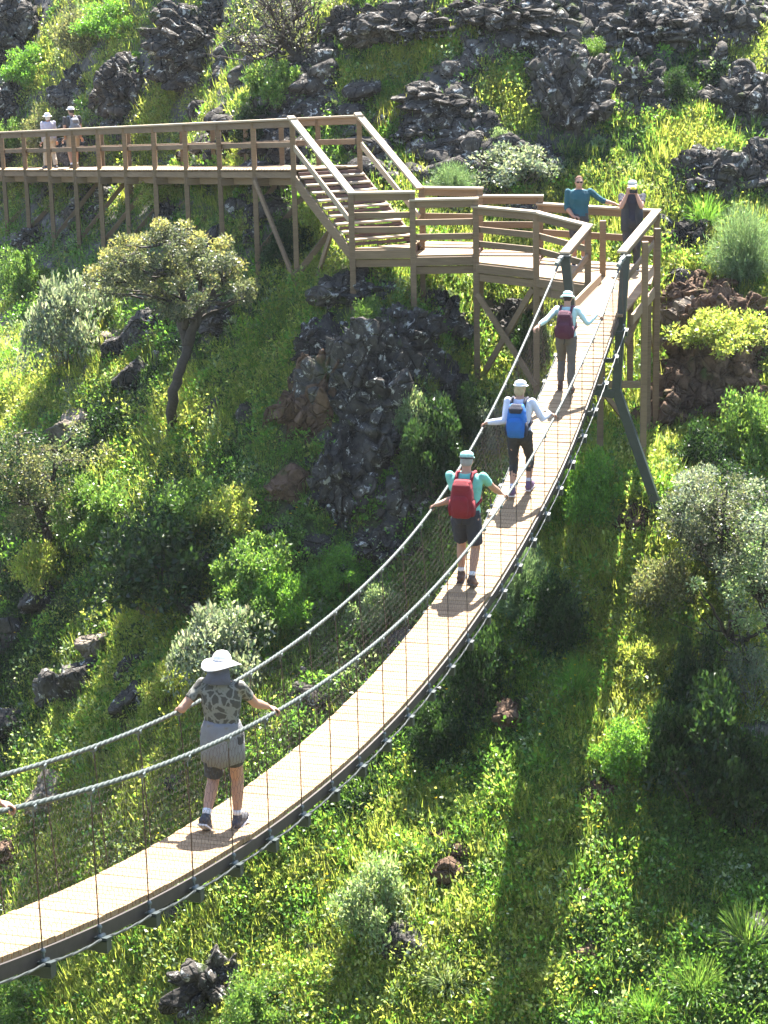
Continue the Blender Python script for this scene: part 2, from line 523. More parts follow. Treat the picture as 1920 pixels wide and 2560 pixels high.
for me in CRAGS + STONES:
    me.materials.append(ROCK_DARK)
rock_discs = []
def rock(px, py, w, h, label, kind='crag', mat=None, name='rock_outcrop', cat='rock', sink=0.25, depth=0.75, var=None, tilt=0.0, up=0.0):
    """A rock filling about w x h photograph pixels round (px, py), part buried in the slope."""
    P = hit(px, py + h*0.12); k = ppm(P)
    big = 1.2 if kind == 'crag' and (py < 480 or (690 < py < 1400 and px > 700)) else 1.08
    hw, hh = w/2/k*big, h/2/k*big
    me = (CRAGS if kind == 'crag' else STONES)[random.randrange(5) if var is None else var]
    o = bpy.data.objects.new(name, me)
    COL.objects.link(o)
    dp = max(hw, hh)*depth
    o.location = (P[0], P[1] + dp*sink, P[2] - hh*0.05 + up + (0.22*hh if kind == 'stone' else 0.0))
    o.scale = (hw, dp, hh)
    o.rotation_euler = (random.uniform(-0.25, 0.05), tilt, random.uniform(-0.5, 0.5) + random.choice([0, math.pi]))
    if mat is not None:
        o.material_slots[0].link = 'OBJECT'
        o.material_slots[0].material = mat
    tag(o, label, cat, 'rocks on the hillside')
    rock_discs.append((o.location[0], o.location[1] - .2*dp, hw*1.0, dp*1.05))
    return o

ROCKS = [
 (50, 80, 270, 210, 'dark crag in the upper corner above the two far walkers'),
 (40, 270, 150, 150, 'greyish broken outcrop behind the far end of the boardwalk'),
 (520, 90, 300, 230, 'tall dark crag with pale lichen left of the bare twiggy tree'),
 (330, 215, 190, 190, 'lower dark crag with white speckles above the boardwalk rail'),
 (195, 215, 140, 120, 'pale lichen-crusted rock just behind the walker with a white cap'),
 (300, 305, 90, 55, 'small white-topped rock beside the yellow grass mound'),
 (800, 275, 140, 75, 'rounded grey boulder above the top of the stairs'),
 (745, 250, 80, 60, 'small dark rock left of the rounded grey boulder'),
 (1010, 55, 280, 160, 'large dark cliff above the thin yellow grass ledge'),
 (1270, 40, 330, 130, 'long dark cliff band at the top edge of the hillside'),
 (1130, 240, 300, 110, 'long broken crag right below the thin yellow grass ledge'),
 (870, 55, 130, 100, 'dark rock under the bright grass beside the bare twiggy tree'),
 (1430, 240, 280, 300, 'big rounded crag above the man in the teal shirt'),
 (1610, 60, 260, 170, 'dark crag with pale top above the yellow grass slope'),
 (1800, 60, 220, 180, 'dark rock mass in the top right corner of the hill'),
 (1600, 230, 200, 190, 'shaded rock face right of the big rounded crag'),
 (1830, 260, 240, 200, 'jagged crag at the right edge above the yellow grass mound'),
 (1350, 400, 190, 130, 'broken dark scree right above the teal shirted man'),
 (1130, 385, 120, 80, 'grey angular rock above the grey-green bush on the landing'),
 (1060, 325, 160, 90, 'low dark rock beside the top of the stair handrail'),
 (985, 290, 110, 70, 'low brownish rock between yellow tufts above the stairs'),
 (1760, 440, 230, 160, 'speckled crag right of the person taking a photo'),
 (1900, 430, 130, 190, 'tall dark rock at the right edge beside the speckled crag'),
 (1720, 600, 170, 150, 'dark broken ground rock right of the end handrail'),
 (660, 355, 100, 75, 'dark rock seen through the rails at the boardwalk end'),
 (480, 380, 70, 60, 'small dark rock seen through the middle of the boardwalk rails'),
 (90, 590, 120, 80, 'pale flat-topped rock under the far end of the boardwalk'),
 (430, 545, 100, 100, 'dark block under the boardwalk behind the tree crown'),
 (560, 790, 170, 100, 'dark low rock right of the tree trunk'),
 (330, 665, 90, 80, 'dark rock showing beneath the spreading tree crown'),
]
for p in ROCKS: rock(*p)
rock(905, 960, 330, 400, 'broad main body of the crag beneath the landing', var=0, depth=.42, sink=.35)
rock(880, 730, 200, 110, 'pale lichened crest of the crag under the stepped landing', var=0, up=0.1)
rock(830, 850, 190, 150, 'grey blocky shoulder of the crag under the landing', var=1)
rock(1000, 850, 210, 190, 'dark split block of the crag beneath the landing posts', var=2)
rock(775, 1000, 190, 330, 'tan upright slab on the left of the crag', mat=ROCK_BROWN, var=2, tilt=-0.3, depth=.5)
rock(930, 1060, 260, 260, 'dark speckled face in the middle of the crag', var=4)
rock(870, 1190, 190, 270, 'dark brown buttress at the foot of the crag', var=1)
rock(1010, 1260, 190, 200, 'speckled lower corner of the crag beside the red backpack', var=3)
rock(960, 1360, 180, 130, 'low dark toe of the crag above the bushes', var=0)
rock(1100, 790, 150, 150, 'shaded rock between the landing posts', var=2)
rock(1270, 800, 190, 180, 'shaded rock wall behind the crossed braces', var=0, up=-0.2)
rock(1120, 960, 130, 160, 'shaded ledge rock below the landing posts', var=4)
rock(1800, 890, 330, 400, 'tall warm brown cliff beside the platform legs', mat=ROCK_BROWN, var=2, depth=.4, sink=.5)
rock(1760, 745, 240, 150, 'red brown rock right of the platform posts', mat=ROCK_BROWN, var=1)
rock(1725, 830, 220, 180, 'pale pinkish rock catching the sun beside the platform legs', mat=ROCK_PALE, var=2)
rock(1790, 950, 300, 260, 'lower brown bluff under the yellow-green bush at the right', mat=ROCK_BROWN, var=4)
rock(1700, 1000, 230, 270, 'shaded brown rock face behind the platform legs', mat=ROCK_BROWN, var=0)
rock(1870, 830, 120, 140, 'small purple grey rock at the right edge below the feathery bush', var=3)
S = dict(kind='stone', name='boulder')
rock(295, 890, 90, 110, 'dark pointed boulder left of its flat-topped twin', **S, var=0)
rock(340, 950, 110, 110, 'dark boulder with a lit flat top uphill of the tree foot', **S, var=1)
rock(375, 830, 150, 120, 'grey boulder directly behind the tree trunk', **S, var=2)
rock(180, 1080, 130, 100, 'pale stone ledge above the leafy tree at the left edge', **S, var=3, mat=ROCK_PALE)
rock(275, 855, 60, 50, 'small pinkish stone on top of the dark pointed boulder', **S, var=4, mat=ROCK_PALE)
rock(735, 1215, 150, 120, 'brown boulder with pale rim left of the crag foot', **S, var=1, mat=ROCK_BROWN)
rock(785, 1375, 110, 80, 'grey boulder among bushes below the crag', **S, var=2)
rock(540, 1030, 60, 70, 'small brown stone right of the tree foot', **S, var=3)
rock(620, 1040, 60, 70, 'small grey stone farther right of the tree foot', **S, var=0)
rock(240, 1640, 100, 85, 'tan squared block resting on darker stones', **S, var=4, mat=ROCK_PALE, up=0.15)
rock(205, 1710, 130, 120, 'dark stone carrying the tan squared block', **S, var=0)
rock(340, 1760, 130, 100, 'flat grey slab left of the woman in the white hat', **S, var=1)
rock(330, 1680, 90, 90, 'grey stone right behind the tan squared block', **S, var=2)
rock(140, 1730, 110, 120, 'dark stone low left of the tan squared block', **S, var=3)
rock(15, 1600, 90, 130, 'smooth grey boulder at the left edge of the view', **S, var=4)
rock(110, 1500, 130, 90, 'mossy grey slab above the tan squared block', **S, var=1)
rock(30, 1830, 120, 120, 'dark rubble boulder above the far cable at left', **S, var=2)
rock(120, 2010, 110, 150, 'pale stained rock under the cable near the gripping hand', **S, var=3, mat=ROCK_PALE)
rock(20, 2150, 90, 110, 'dark red brown stone at the left edge below the hand', **S, var=0, mat=ROCK_BROWN)
rock(1125, 2185, 110, 90, 'light topped boulder, lowest of three under the bridge', **S, var=1, mat=ROCK_BROWN)
rock(1165, 2130, 90, 50, 'brown stone, middle one of three under the bridge', **S, var=2, mat=ROCK_BROWN)
rock(1100, 2095, 80, 45, 'reddish stone, topmost of three under the bridge', **S, var=3, mat=ROCK_BROWN)
rock(1020, 2375, 130, 120, 'dark brown boulder below the pale-leaved bush', **S, var=4)
rock(1465, 2400, 95, 85, 'cube-like brown boulder alone in bright grass', **S, var=0, mat=ROCK_BROWN)
rock(530, 2450, 260, 240, 'heap of jagged stones at the bottom left', var=1, sink=0.1)
rock(1500, 1990, 170, 110, 'brown earthy rock ledge beside the dark thicket', var=1, mat=ROCK_BROWN)
rock(435, 2290, 90, 90, 'dark stone just under the bridge edge', **S, var=3)
rock(1275, 1810, 80, 130, 'reddish boulder in the shade right of the bridge', **S, var=2, mat=ROCK_BROWN)
rock(790, 2390, 60, 60, 'small dark stone at the bottom between grass clumps', **S, var=0)
rock(1530, 2345, 60, 40, 'small flat grey stone above the cube-like boulder', **S, var=1)
rock(1240, 2350, 60, 40, 'small bluish grey stone low in the middle grass', **S, var=4)
rock(1600, 1310, 140, 110, 'brown rubble rock at the foot of the steel leg', var=0, mat=ROCK_BROWN)
rock(1470, 2250, 70, 60, 'small tan stone in a bare patch of the slope', **S, var=2, mat=ROCK_PALE)
rock(1700, 705, 100, 70, 'small grey rock right against the end posts', **S, var=2)
rock(480, 2150, 60, 50, 'little brown stone beneath the bridge deck', **S, var=1)
rock(700, 1330, 80, 60, 'little dark rock beneath the brown boulder', **S, var=4)

# ------------------------------------------------------------------ foliage
def rand_dirs(n, r, up=0.0):
    d = r.normal(size=(n, 3)); d[:, 2] += up
    return d/np.linalg.norm(d, axis=1)[:, None]

def leaves(C, D, Ln, Wd, r, fold=0.15, mid=0.45):
    """Diamond leaves: base at C, along D, length Ln, width Wd."""
    n = len(C)
    s = np.cross(D, rand_dirs(n, r, 0.4)); s /= np.linalg.norm(s, axis=1)[:, None] + 1e-9
    nn = np.cross(s, D)
    Ln, Wd = np.broadcast_to(Ln, n)[:, None], np.broadcast_to(Wd, n)[:, None]
    m = C + D*Ln*mid
    V = np.stack([C, m - s*Wd/2 + nn*Ln*fold, C + D*Ln, m + s*Wd/2 + nn*Ln*fold], 1)
    return V.reshape(-1, 3), np.arange(4*n).reshape(n, 4)

def colours(r, n, pal, jit=0.22):
    pal = np.array(pal)
    c = pal[r.integers(0, len(pal), n)]*(1 + jit*r.normal(size=(n, 1))).clip(0.4, 1.8)
    c = c*(1 + 0.06*r.normal(size=(n, 3)))
    return np.repeat(c.clip(0.004, 0.75), 4, 0)

PAL = {
    'herb': [(0.085, 0.15, 0.03), (0.11, 0.18, 0.038), (0.065, 0.125, 0.026), (0.145, 0.20, 0.05)],
    'lime': [(0.22, 0.255, 0.05), (0.26, 0.275, 0.06), (0.18, 0.23, 0.045), (0.28, 0.27, 0.085)],
    'yellow': [(0.23, 0.225, 0.05), (0.27, 0.25, 0.065), (0.20, 0.215, 0.04)],
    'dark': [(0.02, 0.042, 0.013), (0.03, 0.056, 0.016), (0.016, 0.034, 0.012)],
    'grey': [(0.13, 0.155, 0.105), (0.165, 0.185, 0.13), (0.10, 0.125, 0.08), (0.21, 0.22, 0.165)],
    'olive': [(0.10, 0.11, 0.05), (0.13, 0.135, 0.06), (0.08, 0.09, 0.045), (0.17, 0.16, 0.075)],
    'pale': [(0.15, 0.20, 0.085), (0.20, 0.24, 0.12), (0.11, 0.165, 0.06), (0.24, 0.27, 0.16)],
    'fresh': [(0.10, 0.20, 0.03), (0.14, 0.24, 0.035), (0.08, 0.17, 0.03)],
    'feather': [(0.10, 0.15, 0.075), (0.13, 0.18, 0.09), (0.085, 0.13, 0.06)],
    'oakleaf': [(0.06, 0.07, 0.04), (0.085, 0.095, 0.055), (0.045, 0.055, 0.03), (0.12, 0.125, 0.08)],
    'crown_top': [(0.20, 0.185, 0.075), (0.24, 0.21, 0.08), (0.15, 0.15, 0.06)],
}
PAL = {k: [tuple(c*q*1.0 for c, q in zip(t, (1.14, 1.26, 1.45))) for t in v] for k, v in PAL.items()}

def crown(r, centres, radii, per, leafL, pal, up=0.3, asp=0.5, cols=None):
    Cs, Ds, Ls, K = [], [], [], []
    for i, (c, q) in enumerate(zip(centres, radii)):
        n = int(per)
        d = rand_dirs(n, r, 0.15)
        rad = q*r.random((n, 1))**0.45
        Cs.append(np.asarray(c) + d*rad*[1, 1, 0.75])
        dd = d*0.8 + rand_dirs(n, r, up)*0.9
        Ds.append(dd/np.linalg.norm(dd, axis=1)[:, None])
        Ls.append(leafL*r.uniform(0.6, 1.35, n))
        K.append(colours(r, n, PAL[cols[i] if cols else pal]))
    C, D, Ln = np.concatenate(Cs), np.concatenate(Ds), np.concatenate(Ls)
    V, Fc = leaves(C, D, Ln, Ln*asp, r)
    return V, Fc, np.concatenate(K)

def limb(mb, pts, r0, r1, r=None, wob=0.0, n=6):
    pts = [np.asarray(p, float) for p in pts]
    out = []
    for i in range(len(pts) - 1):
        for t in np.linspace(0, 1, 5)[:-1]:
            out.append(pts[i]*(1-t) + pts[i+1]*t)
    out.append(pts[-1])
    o = np.array(out)
    for _ in range(2):
        o[1:-1] = (o[:-2] + 2*o[1:-1] + o[2:])/4
    if wob and r is not None:
        o[1:-1] += r.normal(size=o[1:-1].shape)*wob
    mb.tube(list(o), list(np.linspace(r0, r1, len(o))), n)

def shrub_mesh(seed, kind, pal):
    """Bush of radius about 1 m standing on the origin; returns foliage and stem meshes."""
    r = np.random.default_rng(seed)
    mb = MB()
    if kind in ('tussock', 'feather'):
        n = 520 if kind == 'tussock' else 900
        V, Fc, K = [], [], []
        a = r.random(n)*2*math.pi; lean = r.uniform(0.1, 1.75, n); ln = r.uniform(0.7, 1.25, n)
        base = np.stack([np.cos(a), np.sin(a), 0*a], 1)*r.uniform(0, 0.22, (n, 1))
        p, b = base, 0
        steps = 5
        for s_ in range(steps):
            th = lean*(0.35 + 0.9*s_/steps)
            d = np.stack([np.cos(a)*np.sin(th), np.sin(a)*np.sin(th), np.cos(th)], 1)
            if kind == 'tussock':
                v, f = leaves(p, d, ln/steps*1.25, 0.026*(1 - s_/steps*0.6), r, 0.0)
                V.append(v); Fc.append(f + b); b += len(v); K.append(colours(r, n, PAL[pal]))
            else:
                for q in range(6):
                    dd = d*0.7 + rand_dirs(n, r, 0.3)*0.6; dd /= np.linalg.norm(dd, axis=1)[:, None]
                    v, f = leaves(p + d*(ln/steps*q/6)[:, None], dd, 0.13, 0.012, r, 0.0)
                    V.append(v); Fc.append(f + b); b += len(v); K.append(colours(r, n, PAL[pal]))
            p = p + d*(ln/steps)[:, None]
        for k in range(5):
            mb.tube([(0, 0, -0.2), (0.1*math.cos(k*1.3), 0.1*math.sin(k*1.3), 0.25)], [0.03, 0.012], 5)
        me = mesh_np(kind + '_foliage', np.concatenate(V), np.concatenate(Fc), np.concatenate(K))
    else:
        nc = 46
        d = rand_dirs(nc, r, 0.55); d[:, 2] = np.abs(d[:, 2])
        rad = r.uniform(0.45, 1.0, (nc, 1))
        c = d*rad*[1, 1, 0.85] + [0, 0, 0.22]
        q = r.uniform(0.16, 0.34, nc)
        dens = {'dense': 210, 'loose': 120, 'airy': 80}[kind]
        v, f, k = crown(r, c, q, dens, {'dense': 0.075, 'loose': 0.085, 'airy': 0.06}[kind], pal)
        me = mesh_np('bush_foliage', v, f, k)
        for i in range(0, nc, 2):
            limb(mb, [(0, 0, -0.25), c[i]*0.45 + r.normal(size=3)*0.06, c[i]], 0.022, 0.006, r, 0.01, 5)
    me.materials.append(LEAF)
    st = bpy.data.meshes.new('bush_stem'); st.from_pydata(mb.v, [], mb.f); st.update(); st.materials.append(TWIG)
    return me, st

PROTO = {}
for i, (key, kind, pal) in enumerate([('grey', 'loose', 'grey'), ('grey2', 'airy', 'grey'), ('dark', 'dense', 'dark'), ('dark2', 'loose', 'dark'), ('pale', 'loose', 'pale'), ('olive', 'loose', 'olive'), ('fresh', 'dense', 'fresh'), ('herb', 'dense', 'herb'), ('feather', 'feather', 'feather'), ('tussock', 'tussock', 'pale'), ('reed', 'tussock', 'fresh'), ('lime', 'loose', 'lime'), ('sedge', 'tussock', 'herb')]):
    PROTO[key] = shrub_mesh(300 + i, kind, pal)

def shrub(px, py, w, h, key, label, name='bush', cat='bush', group='bushes on the hillside', dy=0.0):
    P = hit(px, min(py + h*0.38, 2600)); k = ppm(P)
    t = empty(name, (P[0], P[1] + dy, float(ground(P[0], P[1] + dy)) - 0.08), random.random()*6.28)
    sx = w/2/k
    t.scale = (sx, sx, max(0.5*sx, h*0.92/k))if key not in ('tussock', 'reed', 'feather', 'sedge') else (sx*1.05, sx*1.05, h/k*0.95)
    tag(t, label, cat, group)
    for nm, me in zip(('foliage', 'stem'), PROTO[key]):
        o = bpy.data.objects.new(nm, me); COL.objects.link(o); o.parent = t
    return t

SHRUBS = [
 (170, 830, 210, 240, 'grey', 'silvery grey-green bush left of the pointed boulders'),
 (60, 700, 150, 130, 'herb', 'green bush below the far end of the boardwalk'),
 (250, 760, 120, 110, 'grey2', 'small silvery bush touching the left of the tree crown'),
 (1290, 425, 240, 110, 'grey', 'wide grey-green bush behind the stepped landing rail'),
 (1130, 470, 130, 90, 'feather', 'feathery green plant beside the foot of the stair rail'),
 (1240, 360, 90, 70, 'pale', 'pale small bush uphill of the landing rail'),
 (1030, 1055, 130, 140, 'pale', 'pale-leaved bush growing out of the crag face'),
 (915, 815, 100, 110, 'herb', 'green tuft bush in the notch of the crag'),
 (560, 1640, 260, 230, 'grey', 'pale sunlit bush behind the woman in the white hat'),
 (430, 1700, 150, 130, 'lime', 'yellow-green bush right above the far cable by the hat woman'),
 (400, 1420, 380, 250, 'dark2', 'broad dark bramble in the middle of the left slope'),
 (640, 1440, 230, 170, 'herb', 'mid-green bramble bush above the far cable'),
 (620, 1580, 190, 150, 'herb', 'mid-green bush right of the pale sunlit bush'),
 (700, 1500, 170, 140, 'fresh', 'fresh green bush beside the mid-green bramble'),
 (240, 1290, 230, 170, 'herb', 'green mound bush under the leafy tree at the left edge'),
 (110, 1420, 150, 140, 'lime', 'sunny lime bush above the mossy grey slab'),
 (480, 1290, 260, 160, 'herb', 'green bush upslope of the broad dark bramble'),
 (600, 1270, 180, 130, 'lime', 'yellow-green bush beneath the brown boulder'),
 (860, 1430, 170, 110, 'fresh', 'fresh green bush at the toe of the crag'),
 (940, 1530, 150, 120, 'pale', 'pale bush just left of the red backpack man'),
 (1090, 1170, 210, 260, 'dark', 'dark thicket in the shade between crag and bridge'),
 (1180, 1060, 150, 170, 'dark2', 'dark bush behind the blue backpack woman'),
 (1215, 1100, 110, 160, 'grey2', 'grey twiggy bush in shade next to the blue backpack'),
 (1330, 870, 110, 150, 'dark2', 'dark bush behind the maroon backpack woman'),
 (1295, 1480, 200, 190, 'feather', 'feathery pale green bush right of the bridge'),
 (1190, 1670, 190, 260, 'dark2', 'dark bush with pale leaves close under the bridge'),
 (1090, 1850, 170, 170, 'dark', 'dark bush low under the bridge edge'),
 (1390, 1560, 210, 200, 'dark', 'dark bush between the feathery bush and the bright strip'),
 (1350, 1270, 180, 180, 'herb', 'tall green herbs beside the bridge below the steel leg'),
 (1480, 1240, 170, 180, 'fresh', 'fresh yellow-flowered herbs under the platform'),
 (1660, 1480, 190, 150, 'olive', 'olive bush on the bright strip below the right tree'),
 (1600, 1650, 150, 130, 'lime', 'lime bush in the middle of the bright strip'),
 (1560, 1880, 180, 150, 'fresh', 'green bush above the brown earthy ledge'),
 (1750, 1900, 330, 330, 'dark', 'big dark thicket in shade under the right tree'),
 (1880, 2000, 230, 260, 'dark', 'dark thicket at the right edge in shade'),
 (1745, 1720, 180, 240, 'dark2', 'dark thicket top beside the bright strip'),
 (1880, 1700, 190, 170, 'grey2', 'sparse twiggy grey bush at the right edge'),
 (1860, 650, 190, 190, 'feather', 'feathery green bush at the right edge above the brown cliff'),
 (1870, 1100, 200, 200, 'herb', 'green herbs under the brown cliff at right'),
 (1750, 1130, 160, 130, 'dark2', 'dark low bush at the base of the brown cliff'),
 (940, 2260, 230, 200, 'pale', 'pale-leaved broad bush in the lower middle of the slope'),
 (1120, 2440, 170, 90, 'tussock', 'pale arching grass tussock beside the dark boulder'),
 (1870, 2330, 190, 130, 'sedge', 'dark green arching tussock at the right edge in shade'),
 (1740, 2450, 200, 110, 'sedge', 'large arching tussock at the bottom right'),
 (1620, 2520, 170, 90, 'reed', 'green arching grass at the bottom right corner'),
 (640, 2530, 210, 150, 'herb', 'green bush beside the heap of jagged stones'),
 (60, 2500, 180, 120, 'herb', 'green bush in the bottom left corner'),
 (1440, 1700, 130, 110, 'reed', 'tall green grass clump at the edge of the bright strip'),
 (1590, 200, 80, 70, 'reed', 'spiky green plant among the upper right crags'),
 (1480, 130, 90, 60, 'herb', 'small green plant on top of the big rounded crag'),
 (1690, 220, 110, 90, 'dark2', 'dark bush between the upper right crags'),
 (640, 330, 130, 110, 'dark2', 'dark green bush above the boardwalk rail end'),
 (690, 230, 170, 130, 'herb', 'green bush beneath the bare twiggy tree'),
 (210, 95, 170, 110, 'olive', 'olive bush left of the tall dark crag'),
 (80, 170, 150, 90, 'fresh', 'fresh green bush in the upper left'),
 (120, 350, 150, 130, 'olive', 'olive scrub behind the two far walkers'),
 (30, 360, 110, 100, 'herb', 'green scrub at the left edge behind the boardwalk'),
 (280, 60, 180, 90, 'fresh', 'pale green scrub at the top left between crags'),
 (1760, 540, 120, 90, 'reed', 'spiky grass below the speckled crag'),
 (420, 480, 150, 90, 'lime', 'sunny shrub under the boardwalk behind the tree crown'),
 (800, 560, 130, 120, 'lime', 'sunny green bush seen under the stairs'),
 (930, 560, 110, 80, 'fresh', 'leafy weeds growing up through the lower stair treads'),
 (730, 620, 150, 120, 'dark2', 'dark bush in the shade under the stairs'),
]
for p in SHRUBS: shrub(*p)
t = shrub(1800, 830, 230, 120, 'lime', 'bright yellow-green bush on the brown cliff')
t.location = Vector(at(1795, 880, t.location.y - 1.3))

# the small spreading tree in the middle left
def tree(name, label, base, limbs, clumps, r0, per, leafL, pals, seed, bark=BARK, twigs=0):
    r = np.random.default_rng(seed)
    B0 = np.asarray(base, float)
    t = empty(name, tuple(B0)); tag(t, label, 'tree', 'trees on the hillside')
    mb = MB()
    ends = []
    for pts, a, b in limbs:
        q = [np.asarray(p, float) - B0 for p in pts]
        limb(mb, q, a, b, r, 0.02, 8); ends.append(q[-1])
    cc = [np.asarray(c, float) - B0 for c, _ in clumps]
    allp = [np.asarray(p, float) - B0 for l in limbs for p in l[0][1:]]
    for i, c in enumerate(cc):
        if i % 2 == 0:
            e = min(allp, key=lambda p: np.linalg.norm(p - c) + (3 if p[2] > c[2] else 0))
            m = (e*0.5 + c*0.5) + r.normal(size=3)*0.12
            limb(mb, [e, m, c], 0.035, 0.008, r, 0.015, 5)
    for _ in range(twigs):
        e = ends[r.integers(len(ends))]; d = nrm(r.normal(size=3) + [0, 0, 1.0])
        limb(mb, [e*r.uniform(0.4, 1), e + d*0.5, e + d*r.uniform(0.7, 1.1) + r.normal(size=3)*0.15], 0.016, 0.004, r, 0.02, 4)
    mb.build('trunk', bark, t, True)
    if per:
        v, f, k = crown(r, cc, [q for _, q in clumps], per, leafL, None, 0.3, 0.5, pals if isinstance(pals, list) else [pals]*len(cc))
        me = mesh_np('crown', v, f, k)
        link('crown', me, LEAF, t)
    return t
R1 = np.random.default_rng(5)
b = hit(424, 1075); Y = b[1] - 1.0
cl, pl = [], []
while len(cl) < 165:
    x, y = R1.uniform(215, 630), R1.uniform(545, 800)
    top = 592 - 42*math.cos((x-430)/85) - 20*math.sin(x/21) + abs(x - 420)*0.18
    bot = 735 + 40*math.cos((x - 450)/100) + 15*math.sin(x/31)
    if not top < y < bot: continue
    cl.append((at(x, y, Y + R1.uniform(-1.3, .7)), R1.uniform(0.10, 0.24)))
    pl.append('crown_top' if y < top + 34 and R1.random() < 0.6 else ('oakleaf' if R1.random() < 0.75 else 'olive'))  # yellower leaves for part of the crown's upper fringe
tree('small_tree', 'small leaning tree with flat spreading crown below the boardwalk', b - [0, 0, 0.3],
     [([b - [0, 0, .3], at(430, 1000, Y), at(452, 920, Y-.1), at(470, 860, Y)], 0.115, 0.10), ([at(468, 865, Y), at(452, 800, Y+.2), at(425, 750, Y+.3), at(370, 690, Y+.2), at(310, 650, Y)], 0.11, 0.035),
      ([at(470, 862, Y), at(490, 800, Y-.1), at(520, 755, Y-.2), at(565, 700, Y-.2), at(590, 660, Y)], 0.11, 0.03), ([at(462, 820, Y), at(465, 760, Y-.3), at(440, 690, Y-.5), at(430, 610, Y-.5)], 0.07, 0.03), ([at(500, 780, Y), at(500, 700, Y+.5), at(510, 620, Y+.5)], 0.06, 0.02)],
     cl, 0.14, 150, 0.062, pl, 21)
# bare twiggy tree on the upper slope
b = hit(768, 162); Y = b[1]
lim = [([b - [0, 0, .2], at(745, 140, Y), at(715, 112, Y)], 0.11, 0.07)]
for (x, y, s_) in [(640, 40, .3), (690, -10, 0), (735, -20, -.3), (600, 110, .2), (655, 95, -.2), (780, 20, .3), (615, 150, -.3), (790, 90, .1), (670, 20, -.5)]:
    lim.append(([at(715 + R1.uniform(-6, 20), 112 + R1.uniform(-8, 25), Y), at(715*.55 + x*.45 + 8, 112*.5 + y*.5 + 6, Y + s_), at(x, y, Y + s_*2)], 0.05, 0.012))
cl = [(at(R1.uniform(595, 800), R1.uniform(-20, 120), Y + R1.uniform(-1, 1)), 0.32) for _ in range(60)]
tree('twiggy_tree', 'bare twiggy tree with dark curved branches between the upper crags', b - [0, 0, .2], lim, cl, 0.1, 42, 0.055, 'olive', 22, twigs=110)
# leafy tree at the left edge
b = hit(135, 1395); Y = b[1]
cl = [(at(55 + 125*R1.normal()*0.6, 1195 + 150*R1.uniform(-1, 1)*math.sqrt(R1.random()), Y + R1.uniform(-1.2, 1.2)), R1.uniform(.2, .36)) for _ in range(110)]
tree('leafy_tree', 'leafy dark olive tree with slanting trunk at the left edge', b - [0, 0, .2],
     [([b - [0, 0, .2], at(112, 1320, Y), at(90, 1260, Y), at(60, 1180, Y), at(40, 1090, Y)], 0.11, 0.03), ([at(100, 1290, Y), at(130, 1210, Y), at(140, 1130, Y)], 0.06, 0.02), ([at(80, 1230, Y), at(20, 1200, Y), at(-40, 1150, Y)], 0.05, 0.02)],
     cl, .1, 135, 0.065, ['olive' if R1.random() < .6 else 'dark' for _ in cl], 23)
# two trees at the right
b = hit(1845, 1560); Y = b[1]
cl, pl = [], []
for _ in range(170):
    a, q = R1.random()*6.283, math.sqrt(R1.random())
    x, y = (1800 + 135*q*math.cos(a), 1290 + 125*q*math.sin(a)) if R1.random() < .85 else (1720 + 45*q*math.cos(a), 1290 + 50*q*math.sin(a))
    cl.append((at(x, y, Y + R1.uniform(-1.3, 1.6)), R1.uniform(.15, .27))); pl.append('oakleaf' if R1.random() < .5 else ('grey' if R1.random() < .6 else 'dark'))
tree('round_tree', 'grey-green round-crowned tree on the right below the brown cliff', b - [0, 0, .3],
     [([b - [0, 0, .3], at(1835, 1500, Y), at(1826, 1440, Y), at(1815, 1360, Y), at(1800, 1280, Y)], .13, .04), ([at(1826, 1445, Y), at(1785, 1420, Y-.2), at(1740, 1370, Y-.2), at(1700, 1330, Y)], .06, .02), ([at(1826, 1430, Y), at(1860, 1370, Y), at(1890, 1290, Y)], .06, .02)],
     cl, .12, 140, .055, pl, 24)
b = hit(1945, 1700); Y = b[1]
cl = [(at(1915 + 105*R1.normal()*.55, 1440 + 190*R1.uniform(-1, 1)*math.sqrt(R1.random()), Y + R1.uniform(-1.2, 1.2)), R1.uniform(.16, .3)) for _ in range(120)]
tree('pale_tree', 'paler loose-leaved tree cut by the right edge', b - [0, 0, .3],
     [([b - [0, 0, .3], at(1940, 1600, Y), at(1925, 1500, Y), at(1900, 1380, Y)], .1, .03), ([at(1935, 1560, Y), at(1870, 1600, Y), at(1820, 1590, Y-.2)], .04, .012), ([at(1930, 1530, Y), at(1970, 1450, Y), at(1990, 1350, Y)], .05, .02)],
     cl, .1, 110, .06, ['pale' if R1.random() < .6 else 'grey' for _ in cl], 25, twigs=30)

# ------------------------------------------------------------------ grass and ground cover (nobody could count it)
cx_, cy_ = (XX[:-1, :-1] + XX[1:, 1:])/2, (YY[:-1, :-1] + YY[1:, 1:])/2
hz = (HH[:-1, :-1] + HH[1:, 1:])/2
sx_, sy_ = (HH[:-1, 1:] - HH[:-1, :-1])/GS, (HH[1:, :-1] - HH[:-1, :-1])/GS
nv = np.stack([-sx_, -sy_, np.ones_like(sx_)], -1)
vw = np.stack([cx_, cy_, hz - CAMZ], -1)
ds = np.linalg.norm(vw, axis=-1)
cosv = -(nv*vw).sum(-1)/ds/np.linalg.norm(nv, axis=-1)
area = np.linalg.norm(nv, axis=-1)*GS*GS
dep = vw @ FW
pxx, pyy = CX + F*(vw @ RT)/dep, CY - F*(vw @ UP)/dep
inside = (dep > 28) & (pxx > -260) & (pxx < 2180) & (pyy > -200) & (pyy < 2820) & (cy_ < 95)
wgt = np.where(inside, area*np.clip(cosv, 0.12, 1)/ds**2, 0)
